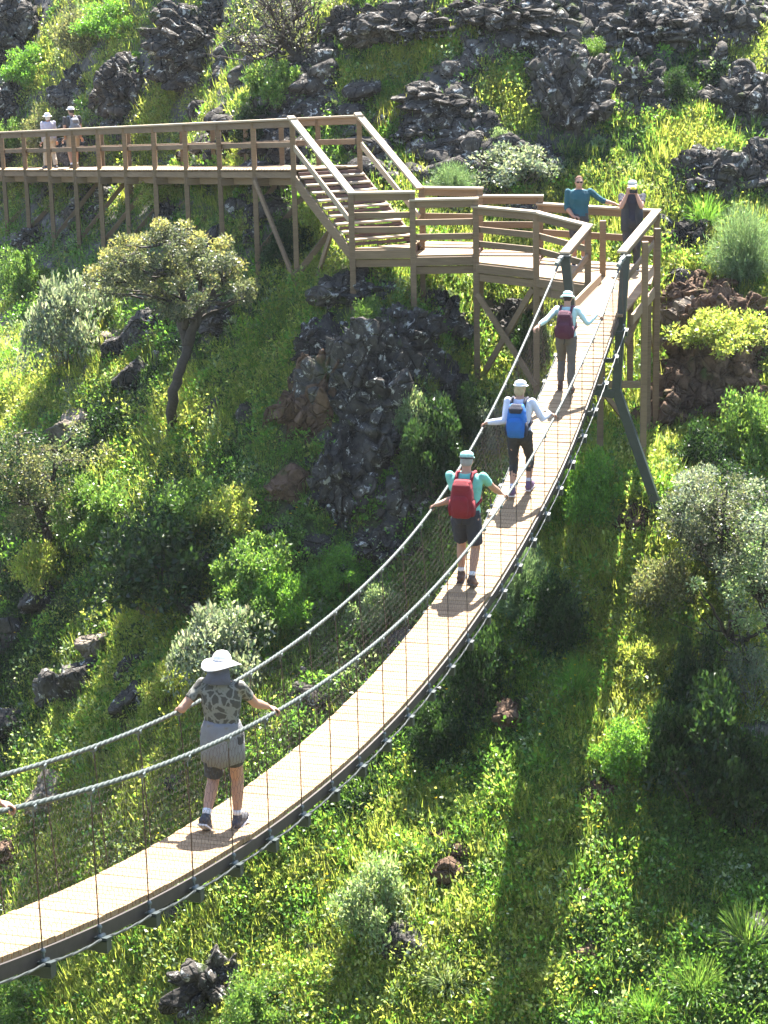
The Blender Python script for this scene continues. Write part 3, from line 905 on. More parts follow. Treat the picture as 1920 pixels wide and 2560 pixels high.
PATCH = [(430, 250, 110, 'lime'), (520, 290, 110, 'lime'), (620, 240, 90, 'lime'), (400, 290, 60, 'yellow'), (430, 230, 50, 'yellow'), (740, 130, 70, 'lime'), (850, 20, 70, 'lime'), (150, 140, 80, 'lime'), (300, 110, 80, 'lime'),
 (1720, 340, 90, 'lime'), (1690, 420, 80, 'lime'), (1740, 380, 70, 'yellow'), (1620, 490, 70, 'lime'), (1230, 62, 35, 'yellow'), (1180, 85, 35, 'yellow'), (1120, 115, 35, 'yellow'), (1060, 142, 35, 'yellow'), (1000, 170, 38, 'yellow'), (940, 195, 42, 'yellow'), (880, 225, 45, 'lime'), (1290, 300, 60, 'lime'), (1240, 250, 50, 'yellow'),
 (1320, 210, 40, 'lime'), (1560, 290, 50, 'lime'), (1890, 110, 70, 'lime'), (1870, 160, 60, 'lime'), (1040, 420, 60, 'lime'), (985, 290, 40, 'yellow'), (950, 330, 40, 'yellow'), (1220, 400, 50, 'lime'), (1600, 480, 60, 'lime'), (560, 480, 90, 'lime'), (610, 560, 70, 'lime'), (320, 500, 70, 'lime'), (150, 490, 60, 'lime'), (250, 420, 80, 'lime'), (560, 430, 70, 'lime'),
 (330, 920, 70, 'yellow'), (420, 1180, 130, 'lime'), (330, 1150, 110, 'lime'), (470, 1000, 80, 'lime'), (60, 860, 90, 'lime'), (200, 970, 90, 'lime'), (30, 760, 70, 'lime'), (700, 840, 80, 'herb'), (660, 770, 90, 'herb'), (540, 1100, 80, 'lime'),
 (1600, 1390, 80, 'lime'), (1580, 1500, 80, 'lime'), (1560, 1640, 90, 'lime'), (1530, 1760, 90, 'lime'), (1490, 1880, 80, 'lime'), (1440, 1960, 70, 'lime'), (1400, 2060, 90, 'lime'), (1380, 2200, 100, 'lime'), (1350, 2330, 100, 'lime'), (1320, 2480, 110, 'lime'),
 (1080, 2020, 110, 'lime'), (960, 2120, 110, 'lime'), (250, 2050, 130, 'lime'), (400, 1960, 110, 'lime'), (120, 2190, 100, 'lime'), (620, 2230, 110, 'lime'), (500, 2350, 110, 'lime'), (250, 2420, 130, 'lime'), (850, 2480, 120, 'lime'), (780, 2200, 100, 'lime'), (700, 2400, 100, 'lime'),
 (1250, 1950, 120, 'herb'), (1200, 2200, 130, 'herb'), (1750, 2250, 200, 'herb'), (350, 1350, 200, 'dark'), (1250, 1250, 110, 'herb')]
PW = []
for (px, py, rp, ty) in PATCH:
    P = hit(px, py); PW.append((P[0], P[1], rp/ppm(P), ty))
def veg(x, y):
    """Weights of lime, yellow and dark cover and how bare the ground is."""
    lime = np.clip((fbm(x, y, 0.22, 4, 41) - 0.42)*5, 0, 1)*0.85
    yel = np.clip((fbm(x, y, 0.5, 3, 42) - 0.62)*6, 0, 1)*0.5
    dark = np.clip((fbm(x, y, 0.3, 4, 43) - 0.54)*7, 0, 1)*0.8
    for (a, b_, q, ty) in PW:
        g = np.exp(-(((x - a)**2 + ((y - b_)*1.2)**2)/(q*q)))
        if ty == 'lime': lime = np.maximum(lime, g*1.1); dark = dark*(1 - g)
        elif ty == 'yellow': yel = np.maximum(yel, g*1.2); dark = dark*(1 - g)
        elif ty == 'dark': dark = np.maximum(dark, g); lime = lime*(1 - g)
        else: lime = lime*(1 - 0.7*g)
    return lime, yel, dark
upper = np.clip((620 - pyy)/260, 0, 1)
bare = np.clip((fbm(cx_, cy_, 0.5, 4, 44) - (0.55 - 0.11*upper))*6, 0, 1)
bare = bare*np.clip((900 - pyy)/500, 0.25, 1)
lm, yl, dk = veg(cx_, cy_)
bare *= np.clip(1 - lm - yl, 0, 1)
wg = wgt*(1 - 0.9*bare)
for (a, b_, q, d) in rock_discs:
    wg = np.where((((cx_ - a)/max(q*.8, .1))**2 + ((cy_ - b_)/max(d*.8, .1))**2 < 0.6) & (yl < .45), wg*0.12, wg)
wg = wg*(1 + 1.2*np.clip(yl, 0, 1))
pr = (wg/wg.sum()).ravel()
def scatter(n):
    k = RNG.choice(pr.size, n, p=pr)
    x = cx_.ravel()[k] + RNG.uniform(-.5, .5, n)*GS; y = cy_.ravel()[k] + RNG.uniform(-.5, .5, n)*GS
    return x, y, ground(x, y), pxx.ravel()[k], pyy.ravel()[k]
# loose stones in the bare places
wst = (wgt*(bare**1.5)*np.clip(0.25 + upper, 0, 1)).ravel() + 1e-9
n = 4200
k = RNG.choice(wst.size, n, p=wst/wst.sum())
x = cx_.ravel()[k] + RNG.uniform(-.5, .5, n)*GS; y = cy_.ravel()[k] + RNG.uniform(-.5, .5, n)*GS; z = ground(x, y)
U_, F_ = ico(2)
kinds = []
for q in range(6):
    nn = rand_dirs(11, RNG); hh = RNG.uniform(.6, 1, 11); dd = U_ @ nn.T
    kinds.append(U_*np.where(dd > .02, hh/np.maximum(dd, .02), 9).min(1).clip(0, 1.3)[:, None])
size = 0.05 + 0.32*RNG.random(n)**3.5
V = []
for i in range(n):
    a = RNG.random()*6.283; c_, s_ = math.cos(a), math.sin(a)
    P = kinds[i % 6]*size[i]*[RNG.uniform(.8, 1.6), RNG.uniform(.7, 1.2), RNG.uniform(.6, 1.1)]
    V.append(np.stack([P[:, 0]*c_ - P[:, 1]*s_, P[:, 0]*s_ + P[:, 1]*c_, P[:, 2]], 1) + [x[i], y[i], z[i] + size[i]*.15])
V = np.concatenate(V); Fc = (F_[None] + (np.arange(n)*len(U_))[:, None, None]).reshape(-1, 3)
o = link('loose_stones', mesh_np('loose_stones', V, Fc), ROCK_DARK)
tag(o, 'loose dark stones and scree strewn between the crags', 'scree', kind='stuff')
# leafy herbs: tufts of small leaves
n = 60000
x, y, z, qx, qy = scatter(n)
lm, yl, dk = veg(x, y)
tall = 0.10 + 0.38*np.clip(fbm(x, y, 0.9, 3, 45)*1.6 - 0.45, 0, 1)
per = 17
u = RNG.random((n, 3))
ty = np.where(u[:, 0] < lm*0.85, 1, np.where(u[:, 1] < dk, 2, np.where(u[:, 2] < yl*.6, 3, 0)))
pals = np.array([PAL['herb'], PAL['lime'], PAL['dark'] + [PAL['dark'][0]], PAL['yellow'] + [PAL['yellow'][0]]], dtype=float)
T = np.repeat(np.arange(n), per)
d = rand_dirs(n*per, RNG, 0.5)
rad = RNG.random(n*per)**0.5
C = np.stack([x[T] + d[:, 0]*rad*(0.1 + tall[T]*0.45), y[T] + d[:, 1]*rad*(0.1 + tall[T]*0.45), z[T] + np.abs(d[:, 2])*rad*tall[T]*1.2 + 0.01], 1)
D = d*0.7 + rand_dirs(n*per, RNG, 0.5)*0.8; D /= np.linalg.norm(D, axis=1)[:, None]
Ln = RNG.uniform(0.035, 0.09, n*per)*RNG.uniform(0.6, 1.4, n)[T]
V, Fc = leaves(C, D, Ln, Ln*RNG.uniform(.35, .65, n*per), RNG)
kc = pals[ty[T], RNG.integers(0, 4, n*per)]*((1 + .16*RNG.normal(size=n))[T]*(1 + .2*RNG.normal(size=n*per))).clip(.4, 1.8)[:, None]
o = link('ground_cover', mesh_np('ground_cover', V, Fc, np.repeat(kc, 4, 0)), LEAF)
tag(o, 'low leafy herbs covering the whole slope between the rocks', 'undergrowth', kind='stuff')
# taller leafy clumps standing out of the cover
n = 2600
x, y, z, qx, qy = scatter(n)
lm, yl, dk = veg(x, y)
per = 120
u = RNG.random((n, 2))
ty = np.where(u[:, 0] < lm*0.6, 1, np.where(u[:, 1] < dk*.8, 2, 0))
fresh = np.array([PAL['fresh'] + [PAL['fresh'][0]], PAL['lime'], PAL['dark'] + [PAL['dark'][0]], PAL['pale']], dtype=float)
ty = np.where(RNG.random(n) < .18, 3, ty)
R_ = RNG.uniform(.16, .42, n)*np.where(qy < 600, .7, 1.0)
T = np.repeat(np.arange(n), per)
d = rand_dirs(n*per, RNG, .25)
rad = RNG.random(n*per)**.33*R_[T]
lump = 1 + .35*np.sin(d[:, 0]*5 + T*1.7)*np.cos(d[:, 1]*5 + T)
C = np.stack([x[T] + d[:, 0]*rad*lump, y[T] + d[:, 1]*rad*lump, z[T] + R_[T]*.35 + d[:, 2]*rad*lump*.9], 1)
D = d*.7 + rand_dirs(n*per, RNG, .4)*.8; D /= np.linalg.norm(D, axis=1)[:, None]
Ln = RNG.uniform(.05, .105, n*per)
V, Fc = leaves(C, D, Ln, Ln*RNG.uniform(.4, .7, n*per), RNG)
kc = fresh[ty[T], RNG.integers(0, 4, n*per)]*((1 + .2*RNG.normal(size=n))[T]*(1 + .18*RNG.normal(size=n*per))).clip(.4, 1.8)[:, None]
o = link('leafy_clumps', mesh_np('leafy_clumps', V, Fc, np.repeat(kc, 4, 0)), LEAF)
tag(o, 'knee-high leafy clumps scattered all over the slope', 'undergrowth', kind='stuff')
# grass blades
n = 46000
x, y, z, qx, qy = scatter(n)
lm, yl, dk = veg(x, y)
keep = RNG.random(n) < np.clip(0.22 + lm + yl, 0, 1)
x, y, z, lm, yl = x[keep], y[keep], z[keep], lm[keep], yl[keep]; n = len(x)
per = 11
T = np.repeat(np.arange(n), per)
hgt = RNG.uniform(.16, .42, n)
d = rand_dirs(n*per, RNG, 0); d[:, 2] = 0
C = np.stack([x[T], y[T], z[T]], 1) + d*RNG.uniform(0, .11, (n*per, 1))
D = d*RNG.uniform(.1, .75, (n*per, 1)) + [0, -0.12, 1.0]; D /= np.linalg.norm(D, axis=1)[:, None]
Ln = hgt[T]*RNG.uniform(.6, 1.25, n*per)
V, Fc = leaves(C, D, Ln, RNG.uniform(.010, .02, n*per), RNG, .10)
u = RNG.random(n)
ty = np.where(u < yl*.8, 3, np.where(u < yl*.8 + lm*.8 + .12, 1, 0))
kc = pals[ty[T], RNG.integers(0, 4, n*per)]*((1 + .12*RNG.normal(size=n))[T]*(1 + .15*RNG.normal(size=n*per))).clip(.4, 1.8)[:, None]
o = link('grass', mesh_np('grass', V, Fc, np.repeat(kc, 4, 0)), GRASS)
tag(o, 'long bright green and yellowing grass on the slope', 'grass', kind='stuff')
# small yellow flowers
n = 1500
x, y, z, qx, qy = scatter(n)
k = (qy > 1050) & ((fbm(x, y, .4, 3, 47) > .48)); x, y, z = x[k], y[k], z[k]; n = len(x)
C = np.repeat(np.stack([x, y, z + RNG.uniform(.2, .5, n)], 1), 5, 0)
a = np.tile(np.arange(5)*1.2566, n)
D = np.stack([np.cos(a), np.sin(a), .35 + 0*a], 1); D /= np.linalg.norm(D, axis=1)[:, None]
V, Fc = leaves(C, D, .028, .022, RNG)
kc = np.repeat(np.array([(.75, .55, .03), (.75, .62, .06), (.7, .7, .62)])[RNG.choice(3, n, p=[.55, .3, .15])], 5, 0)
o = link('wild_flowers', mesh_np('wild_flowers', V, Fc, np.repeat(kc, 4, 0)), LEAF)
tag(o, 'tiny yellow and white wild flowers scattered in the grass', 'flowers', kind='stuff')

# ------------------------------------------------------------------ suspension bridge
BX, BY, TH = -2.43553973, 14.3792453, 0.267894331
DR = np.array([math.sin(TH), math.cos(TH), 0]); CR = np.array([math.cos(TH), -math.sin(TH), 0])
BZ = (-7.25178058 + CAMZ, -0.312015305, 0.0116140986)
def sstep(t):
    t = min(1, max(0, t)); return t*t*(3 - 2*t)
def BP(s, w=0.0, h=0.0):
    """Point on the bridge: s metres along, w metres to the left of the right-hand hangers, h above them."""
    return np.array([BX, BY, 0]) + DR*s - CR*w + np.array([0, 0, BZ[0] + BZ[1]*s + BZ[2]*s*s + h])
S_END, S_BEG = 25.25, -11
wr_d = lambda s: 0.05 + 0.10*sstep((s - 19)/6)
wl_d = lambda s: 0.70 + 0.20*sstep((s - 16)/7)
wl_c = lambda s: 0.82 + 0.28*sstep((s - 12)/13)
H_C = 1.13
ZF = BP(S_END, .4, .08)[2]
cable_r = lambda s: BP(s, 0.0 + .04*sstep((s-22)/3), H_C)
cable_l = lambda s: BP(s, wl_c(s), H_C)
bridge = empty('suspension_bridge', tuple(BP(S_END, .4, 0)))
tag(bridge, 'narrow sagging footbridge with plank deck, rope handrails and wire netting', 'footbridge')
BO = np.array(bridge.location)
def bpart(mb, name, mat, smooth=False, parent=None):
    mb.v = [tuple(np.array(p) - BO) for p in mb.v]
    return mb.build(name, mat, parent or bridge, smooth)
mb = MB(); rr = np.random.default_rng(3)
s = S_BEG
while s < S_END - 0.02:
    a, b = BP(s + .07, wl_d(s), 0.055 + rr.uniform(-.004, .004)), BP(s + .07, wr_d(s), 0.055 + rr.uniform(-.004, .004))
    mb.beam(a, b, 0.137, 0.045, up=np.cross(DR + [0, 0, BZ[1] + 2*BZ[2]*s], CR)*-1)
    s += 0.1455
bpart(mb, 'deck', DECKW)
SS = np.arange(S_BEG, S_END + .01, 0.25)
for wf in (lambda s: wr_d(s) - .012, lambda s: wl_d(s) + .012):
    mb = MB()
    for i in range(len(SS) - 1):
        mb.beam(BP(SS[i], wf(SS[i]), -0.028), BP(SS[i+1], wf(SS[i+1]), -0.028), .022, .11)
    bpart(mb, 'edge_beam', EDGE)
def rope(fn, s0, s1, rad, name, strand=3, step=.05, pitchlen=.34):
    mb = MB()
    n = int((s1 - s0)/step)
    for k in range(strand):
        pts = []
        for i in range(n + 1):
            s = s0 + (s1 - s0)*i/n
            a = 2*math.pi*(s/pitchlen + k/strand)
            pts.append(fn(s) + (CR*math.cos(a) + np.array([0, 0, 1])*math.sin(a))*rad*.34)
        mb.tube(pts, rad*.76, 6)
    return bpart(mb, name, LOWC if name == 'lower_cable' else ROPE, True)
rope(cable_r, S_BEG, S_END, .0195, 'handrail_cable')
rope(cable_l, S_BEG, S_END, .0195, 'handrail_cable')
low_r = lambda s: BP(s, -.035, -.055 - .018*(1 - (2*(s - math.floor(s)) - 1)**2))
low_l = lambda s: BP(s, wl_d(s) + .08, -.055 - .018*(1 - (2*(s - math.floor(s)) - 1)**2))
rope(low_r, S_BEG, S_END - .2, .012, 'lower_cable', 2, .1, .5)
rope(low_l, S_BEG, S_END - .2, .012, 'lower_cable', 2, .1, .5)
for k in range(-7, 26):
    if k > 25: break
    m = MB()
    wl = wl_d(k) + .10
    m.beam(BP(k, wl, -.12), BP(k, -.055, -.12), .055, .075)
    for w in (-.03, wl - .03):
        m.beam(BP(k - .055, w, -.055), BP(k + .055, w, -.055), .10, .016)                 # bearing plates and cheeks
        m.beam(BP(k, w - .045, -.11), BP(k, w + .045, -.11), .09, .10)
    cb = bpart(m, 'cross_beam', STEEL)
    for w in (-.005, wl - .05):
        m = MB()
        m.tube([BP(k, w, -.05), BP(k, w, .045)], .011, 6); m.ball(BP(k, w, .03), .022, 7, 5)
        m.tube([BP(k - .05, w - .01, -.045), BP(k + .05, w - .01, -.045)], .02, 6)
        bpart(m, 'cable_clamp', GALV, True)
    for a, b in ((BP(k, 0, .03), cable_r(k)), (BP(k, wl_d(k) + .05, .03), cable_l(k))):
        bpart(MB().tube([a, b], .0055, 5), 'hanger', WIRE)
        m = MB(); c = b - np.array([0, 0, .02])
        m.beam(c - DR*.022, c + DR*.022, .05, .036); m.tube([c, c - np.array([0, 0, .08])], .007, 5)
        bpart(m, 'hanger_clip', GALV)
# hexagonal wire netting: thin three-sided wires
def netting(wa, wb, s0, s1, cw=.085):
    segs = []
    ch = cw*.866; rows = int(1.06/ch)
    ns = int((s1 - s0)/cw)
    for j in range(rows):
        h0 = .06 + j*ch; t0 = h0/H_C
        for i in range(ns):
            s = s0 + (i + (.5 if j % 2 else 0))*cw
            def P(ds, dh):
                ss, hh = s + ds*cw, h0 + dh*ch; t = hh/H_C
                return BP(ss, wa(ss)*(1 - t) + wb(ss)*t, hh)
            segs += [(P(0, 0), P(0, .62)), (P(0, .62), P(.5, 1)), (P(0, .62), P(-.5, 1))]
    A = np.array([a for a, b in segs]) - BO; B_ = np.array([b for a, b in segs]) - BO
    A += RNG.normal(size=A.shape)*.003
    d = B_ - A; d /= np.linalg.norm(d, axis=1)[:, None]
    u = np.cross(d, CR); u /= np.linalg.norm(u, axis=1)[:, None]; v = np.cross(d, u)
    r = .0015; V = []
    for E_ in (A, B_):
        for k in range(3):
            V.append(E_ + (u*math.cos(k*2.094) + v*math.sin(k*2.094))*r)
    V = np.stack(V, 1).reshape(-1, 3)
    q = np.array([[k, (k+1) % 3, 3 + (k+1) % 3, 3 + k] for k in range(3)])
    Fc = (np.arange(len(A))[:, None, None]*6 + q[None]).reshape(-1, 4)
    link('netting', mesh_np('netting', V, Fc), WIRE, bridge)
netting(lambda s: wr_d(s) - .03, lambda s: .0, -4.5, S_END - .3)
netting(lambda s: wl_d(s) + .03, wl_c, -4.5, S_END - .3)
# steel pylons with splayed legs
for nm, top, knee, foot in (('r', at(1564, 645, 38.9), at(1541, 975, 38.95), at(1674, 1285, 38.7)), ('l', at(1413, 645, 38.95), at(1452, 960, 39.0), at(1335, 1215, 38.7))):
    m = MB(); m.beam(top, knee, .15, .12, up=DR, ext=.03)
    m.beam(top + np.array([0, 0, .01]), top + np.array([0, 0, .05]), .19, .16, up=DR)
    bpart(m, 'pylon_post', STEEL)
    m = MB(); m.beam(knee, foot - np.array([0, 0, .5]), .16, .13, up=DR, ext=.05)
    m.beam(foot + np.array([0, 0, -.25]), foot + np.array([0, 0, -.2]), .4, .4, up=DR)
    bpart(m, 'pylon_leg', STEEL)
    c = cable_r(25.1) if nm == 'r' else cable_l(25.1)
    m = MB(); m.beam(c - DR*.22, c + DR*.12, .07, .06); m.tube([c - DR*.5 + [0, 0, -.03], c], .033, 8)
    bpart(m, 'cable_anchor', GALV)
k1, k2 = at(1535, 985, 38.95), at(1452, 970, 39.0)
bpart(MB().beam(k1, k2, .14, .14), 'pylon_crossbeam', STEEL)

# ------------------------------------------------------------------ timber walkways
def tpart(root, mb, name, mat):
    o = np.array(root.location)
    mb.v = [tuple(np.array(p) - o) for p in mb.v]
    return mb.build(name, mat, root)
def post(root, p, ztop, w=.105, zbot=None):
    zb = float(ground(p[0], p[1])) - .35 if zbot is None else zbot
    m = MB().beam((p[0], p[1], zb), (p[0], p[1], ztop), w, w, up=(0, 1, 0))
    return tpart(root, m, 'post', WOOD)
def cap_rail(root, a, b, off=(0, 0, 0), name='handrail', ext=.06):
    a, b = np.asarray(a, float) + off, np.asarray(b, float) + off
    m = MB().beam(a, b, .165, .042, ext=ext)
    tpart(root, m, name, WOOD_SUNLIT)
    m = MB().beam(a - [0, 0, .021 + .07], b - [0, 0, .021 + .07], .045, .135, ext=-.005)
    tpart(root, m, 'rail_board', WOOD)
def mid_rail(root, a, b, h=.11):
    tpart(root, MB().beam(a, b, .042, h, ext=-.005), 'mid_rail', WOOD)

# upper boardwalk
PA = onz(732, 425, CAMZ - 5.88); PL = at(6, 425, 61.5)
npost = 13
W1 = (PL - PA)/10.0                                        # one bay
wd = nrm([W1[0], W1[1], 0]); wside = np.array([-wd[1], wd[0], 0]) * -1
PB = onz(898, 416, CAMZ - 5.88)
boardwalk = empty('boardwalk', tuple(PA)); tag(boardwalk, 'long timber boardwalk on tall posts running to the left edge', 'boardwalk')
RH = 1.0
offB = PB - PA
fx = [732, 634, 547, 463, 385, 312, 246, 185, 121.5, 60.8, 5.8]
def along_front(px):
    """Parameter (bays) where the walkway front shows at a photograph column."""
    lo, hi = -1.0, 14.0
    for _ in range(40):
        m_ = (lo + hi)/2; P = PA + W1*m_ + [0, 0, .5]; v = P - [0, 0, CAMZ]
        x = CX + F*(v @ RT)/(v @ FW)
        if x > px: lo = m_
        else: hi = m_
    return lo
ts = [along_front(x) for x in fx] + [11.1, 12.2]
fp = [PA + W1*t for t in ts]
nb = [PA + offB + W1*t for t in ts]
for p, q in zip(fp, nb):
    post(boardwalk, p, p[2] + RH - .02); post(boardwalk, q, q[2] + RH - .02)
fin = np.array(nrm(offB))*0.0
for base, far in ((fp, fp[-1]), (nb, nb[-1])):
    a, b = base[0] + [0, 0, RH], base[-1] + [0, 0, RH]
    cap_rail(boardwalk, a, b)
    sgn = 1 if base is fp else -1
    o_ = nrm(offB)*0.075*(-1 if base is fp else 1)
    mid_rail(boardwalk, base[0] + [0, 0, .5] - o_, base[-1] + [0, 0, .5] - o_)
    tpart(boardwalk, MB().beam(base[0] + [0, 0, -.10] - o_*.28, base[-1] + [0, 0, -.10] - o_*.28, .045, .13), 'fascia_board', WOOD)
    tpart(boardwalk, MB().beam(base[0] + [0, 0, -.24] + offB*(.2 if base is fp else -.2), base[-1] + [0, 0, -.24] + offB*(.2 if base is fp else -.2), .06, .16), 'joist', WOOD)
m = MB(); L_ = np.linalg.norm(fp[-1] - fp[0]); k = int(L_/.15)
for i in range(k):
    c = fp[0] + (fp[-1] - fp[0])*((i + .5)/k)
    m.beam(c - nrm(offB)*.035, c + offB + nrm(offB)*.035, .143, .035)
tpart(boardwalk, m, 'deck', DECKW)
for i in range(1, len(fp) - 1):
    p, q = fp[i], nb[i]
    g = float(ground(p[0], p[1]))
    tpart(boardwalk, MB().beam((p[0], p[1] + .09, max(g + .25, p[2] - 1.75)), (q[0], q[1] + .09, q[2] - .22), .045, .11), 'brace', WOOD)
    tpart(boardwalk, MB().beam(p + [0, -.09, -.25], q + [0, -.09, -.25], .05, .15), 'bearer', WOOD)
g0 = float(ground(fp[0][0], fp[0][1]))
tpart(boardwalk, MB().beam(fp[1] + [0, -.1, -.2], (fp[0][0], fp[0][1] - .1, g0 + .1), .05, .12), 'brace', WOOD)
tpart(boardwalk, MB().beam((fp[0][0], fp[0][1] - .1, g0 + .35), nb[0] + [.15, -.1, -.3], .05, .12), 'brace', WOOD)
tpart(boardwalk, MB().beam(fp[0] + [0, 0, -.26], nb[0] + [0, 0, -.26], .06, .16), 'bearer', WOOD)

# stepped landing and bridge-head platform
Z1, Z2, Z3, Z4 = ZF + .45, ZF + .30, ZF + .15, ZF
RC = 1.07
P1 = onz(877, 482, Z1 + RC); P2 = onz(1030, 480, Z1 + RC); P3 = onz(1189, 516, Z3 + RC); P4 = onz(1340, 530, Z3 + RC)
P5 = onz(1470, 564, Z4 + RC)
Q1 = onz(1047, 469, Z1 + RC)                              # foot of the stair on the far side
Qa = onz(1056, 469, Z2 + RC); Qb = onz(1200, 471, Z2 + RC); Qc = onz(1351, 490, Z3 + RC); Qd = onz(1545, 520, Z4 + RC); Qe = onz(1642, 526, Z4 + RC)
flat = lambda p, z: np.array([p[0], p[1], z])
platform = empty('viewing_platform', tuple(flat(P4, ZF))); tag(platform, 'stepped timber landing leading round to the bridge head', 'platform')
lr0 = flat(BP(S_END - .05, 1.12), ZF); rr0 = flat(BP(S_END - .05, .0), ZF)
A1 = BP(S_END + .02, .98); A2 = BP(S_END + .02, .08)
Pd5 = flat(P5, 0); 
def floor(name_pts, z):
    pts = [flat(p, z) for p in name_pts]
    ar = sum(pts[i][0]*pts[(i+1) % len(pts)][1] - pts[(i+1) % len(pts)][0]*pts[i][1] for i in range(len(pts)))
    if ar < 0: pts = pts[::-1]
    return tpart(platform, MB().slab(pts, z, .045), 'floor_boards', DECKW)
mid_r = BP(28.4, .04); 
floor([P1, P2, Qa + (Q1 - Qa)*.5, Q1], Z1)
floor([P2, P3, Qb, Qa], Z2)
floor([P3, P4, Qc, Qb], Z3)
floor([P4, P5, BP(28.32, 1.0), BP(28.32, .03), Qe, Qd, Qc], Z4)
# approach boards laid across, level with the bridge deck
m = MB(); s = S_END + .02
while s < 28.3:
    m.beam(flat(BP(s + .07, .93), ZF + .004 - .02), flat(BP(s + .07, .07), ZF + .004 - .02), .137, .045); s += .1455
tpart(platform, m, 'approach_boards', DECKW)
m = MB().beam(flat(BP(S_END, .97), ZF + .09), flat(BP(28.25, .97), ZF + .09), .045, .17)
tpart(platform, m, 'kick_board', WOOD_SUNLIT)
for a, b in ((P2, Qa), (P3, Qb), (P4, Qc)):
    z = {id(P2): Z1, id(P3): Z2, id(P4): Z3}[id(a)]
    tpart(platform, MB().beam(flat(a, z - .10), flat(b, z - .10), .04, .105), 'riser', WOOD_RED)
for a, b, z in ((P1, P2, Z1), (P2, P3, Z2), (P3, P4, Z3), (P4, P5, Z4)):
    d = np.array([0, -.03, 0])
    tpart(platform, MB().beam(flat(a, z - .12) + d, flat(b, z - .12) + d, .045, .17), 'fascia_board', WOOD)
    tpart(platform, MB().beam(flat(a, z - .3) - d, flat(b, z - .3) - d, .05, .15), 'joist', WOOD)
for p, z in ((P1, Z1), (P2, Z1), (P3, Z2), (P4, Z3), (P5, Z4)):
    post(platform, p, z + RC - .02, .115)
for p, z in ((Qb, Z2), (Qc, Z3), (flat(BP(29.0, 1.05), 0), Z4), (Qe, Z4), (Qa, Z2)):
    post(platform, p, z + RC - .02, .11)
for p in (BP(26.7, -.10), BP(28.2, -.10)):
    post(platform, p, ZF + RC - .02, .11)
for (px, py, Yd, zt) in ((1500, 1160, 40.4, ZF - .4), (1617, 1112, 41.3, ZF - .1), (1575, 900, 42.3, ZF - .1)):
    P = at(px, py, Yd); post(platform, P, zt, .11, P[2] - .5)
cap_rail(platform, flat(P1, Z1 + RC), flat(P2, Z1 + RC))
cap_rail(platform, flat(P2, Z2 + RC), flat(P3, Z2 + RC))
cap_rail(platform, flat(P3, Z3 + RC), flat(P4, Z3 + RC))
cap_rail(platform, flat(P4, Z3 + RC - .005), flat(P5, Z4 + RC + .005))
PyL, PyR = onz(1412, 632, ZF + RC), onz(1556, 629, ZF + RC)
cap_rail(platform, flat(P5, ZF + RC + .004), PyL + [0, 0, .004])
cap_rail(platform, flat(Qe, ZF + RC), PyR)
cap_rail(platform, flat(Qa, Z2 + RC), flat(Qb, Z2 + RC)); cap_rail(platform, flat(Qb, Z3 + RC), flat(Qc, Z3 + RC))
cap_rail(platform, flat(Qc, Z4 + RC), flat(Qe, Z4 + RC - .006))
for a, b, z in ((P1, P2, Z1), (P2, P3, Z2), (P3, P4, Z3)):
    for h in (.34, .62):
        mid_rail(platform, flat(a, z + h) + [0, .06, 0], flat(b, z + h) + [0, .06, 0], .12)
for h in (.34, .62):
    mid_rail(platform, flat(P4, Z3 + h) + [0, .06, 0], flat(P5, Z4 + h) + [0, .06, 0], .12)
mid_rail(platform, flat(P5, ZF + .5), flat(PyL, ZF + .5), .12)
mid_rail(platform, flat(Qe, ZF + .5), flat(PyR, ZF + .5), .12)
mid_rail(platform, flat(Qc, ZF + .5), flat(Qe, ZF + .5), .13); mid_rail(platform, flat(Qb, Z3 + .5), flat(Qc, Z3 + .5), .13); mid_rail(platform, flat(Qa, Z2 + .5), flat(Qb, Z2 + .5), .13)
def br(a, b, w=.05, h=.12): tpart(platform, MB().beam(a, b, w, h), 'brace', WOOD)
y3, y4 = P3[1] - .1, P4[1] - .1
br(at(1193, 735, y3), at(1340, 965, y4)); br(at(1332, 722, y4 + .2), at(1203, 945, y3 + .2))
br(at(1345, 745, y4 + 1.4), at(1225, 900, y3 + 1.4))
br(at(1622, 730, 42), at(1565, 860, 41.3)); br(at(1606, 790, 41.5), at(1640, 880, 42.9)); br(at(1512, 985, 40.4), at(1590, 1085, 41), .045, .1)
tpart(platform, MB().beam(at(1488, 961, 40.45), at(1612, 961, 41.2), .07, .13), 'bearer', WOOD)
tpart(platform, MB().beam(flat(BP(25.6, -.05), ZF - .14), flat(BP(28.4, -.05), ZF - .14), .05, .18), 'joist', WOOD)
tpart(platform, MB().beam(flat(BP(25.6, 1.0), ZF - .14), flat(BP(28.4, 1.0), ZF - .14), .05, .18), 'joist', WOOD)

# stairs between them
stairs = empty('staircase', tuple(flat(P1, Z1))); tag(stairs, 'open timber stairs with sloping handrails between boardwalk and landing', 'stairs')
TA, TB = flat(PA, PA[2]), flat(PB, PA[2]); LA, LB = flat(P1, Z1), flat(Q1, Z1)
NR = 10
for i in range(1, NR):
    t = i/NR
    a, b = TA + (LA - TA)*t, TB + (LB - TB)*t
    tpart(stairs, MB().beam(a, b, .22, .04, ext=-.03), 'tread', WOOD_SUNLIT)
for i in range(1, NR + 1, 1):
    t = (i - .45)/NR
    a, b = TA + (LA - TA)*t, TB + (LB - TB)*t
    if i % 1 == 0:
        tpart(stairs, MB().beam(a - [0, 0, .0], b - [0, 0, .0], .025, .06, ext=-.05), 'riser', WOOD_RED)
for a, b in ((TA, LA), (TB, LB)):
    tpart(stairs, MB().beam(a - [0, 0, .16], b - [0, 0, .16], .05, .22), 'stringer', WOOD)
a, b = TA + [0, 0, RH + .03], LA + [0, 0, RC + .01]
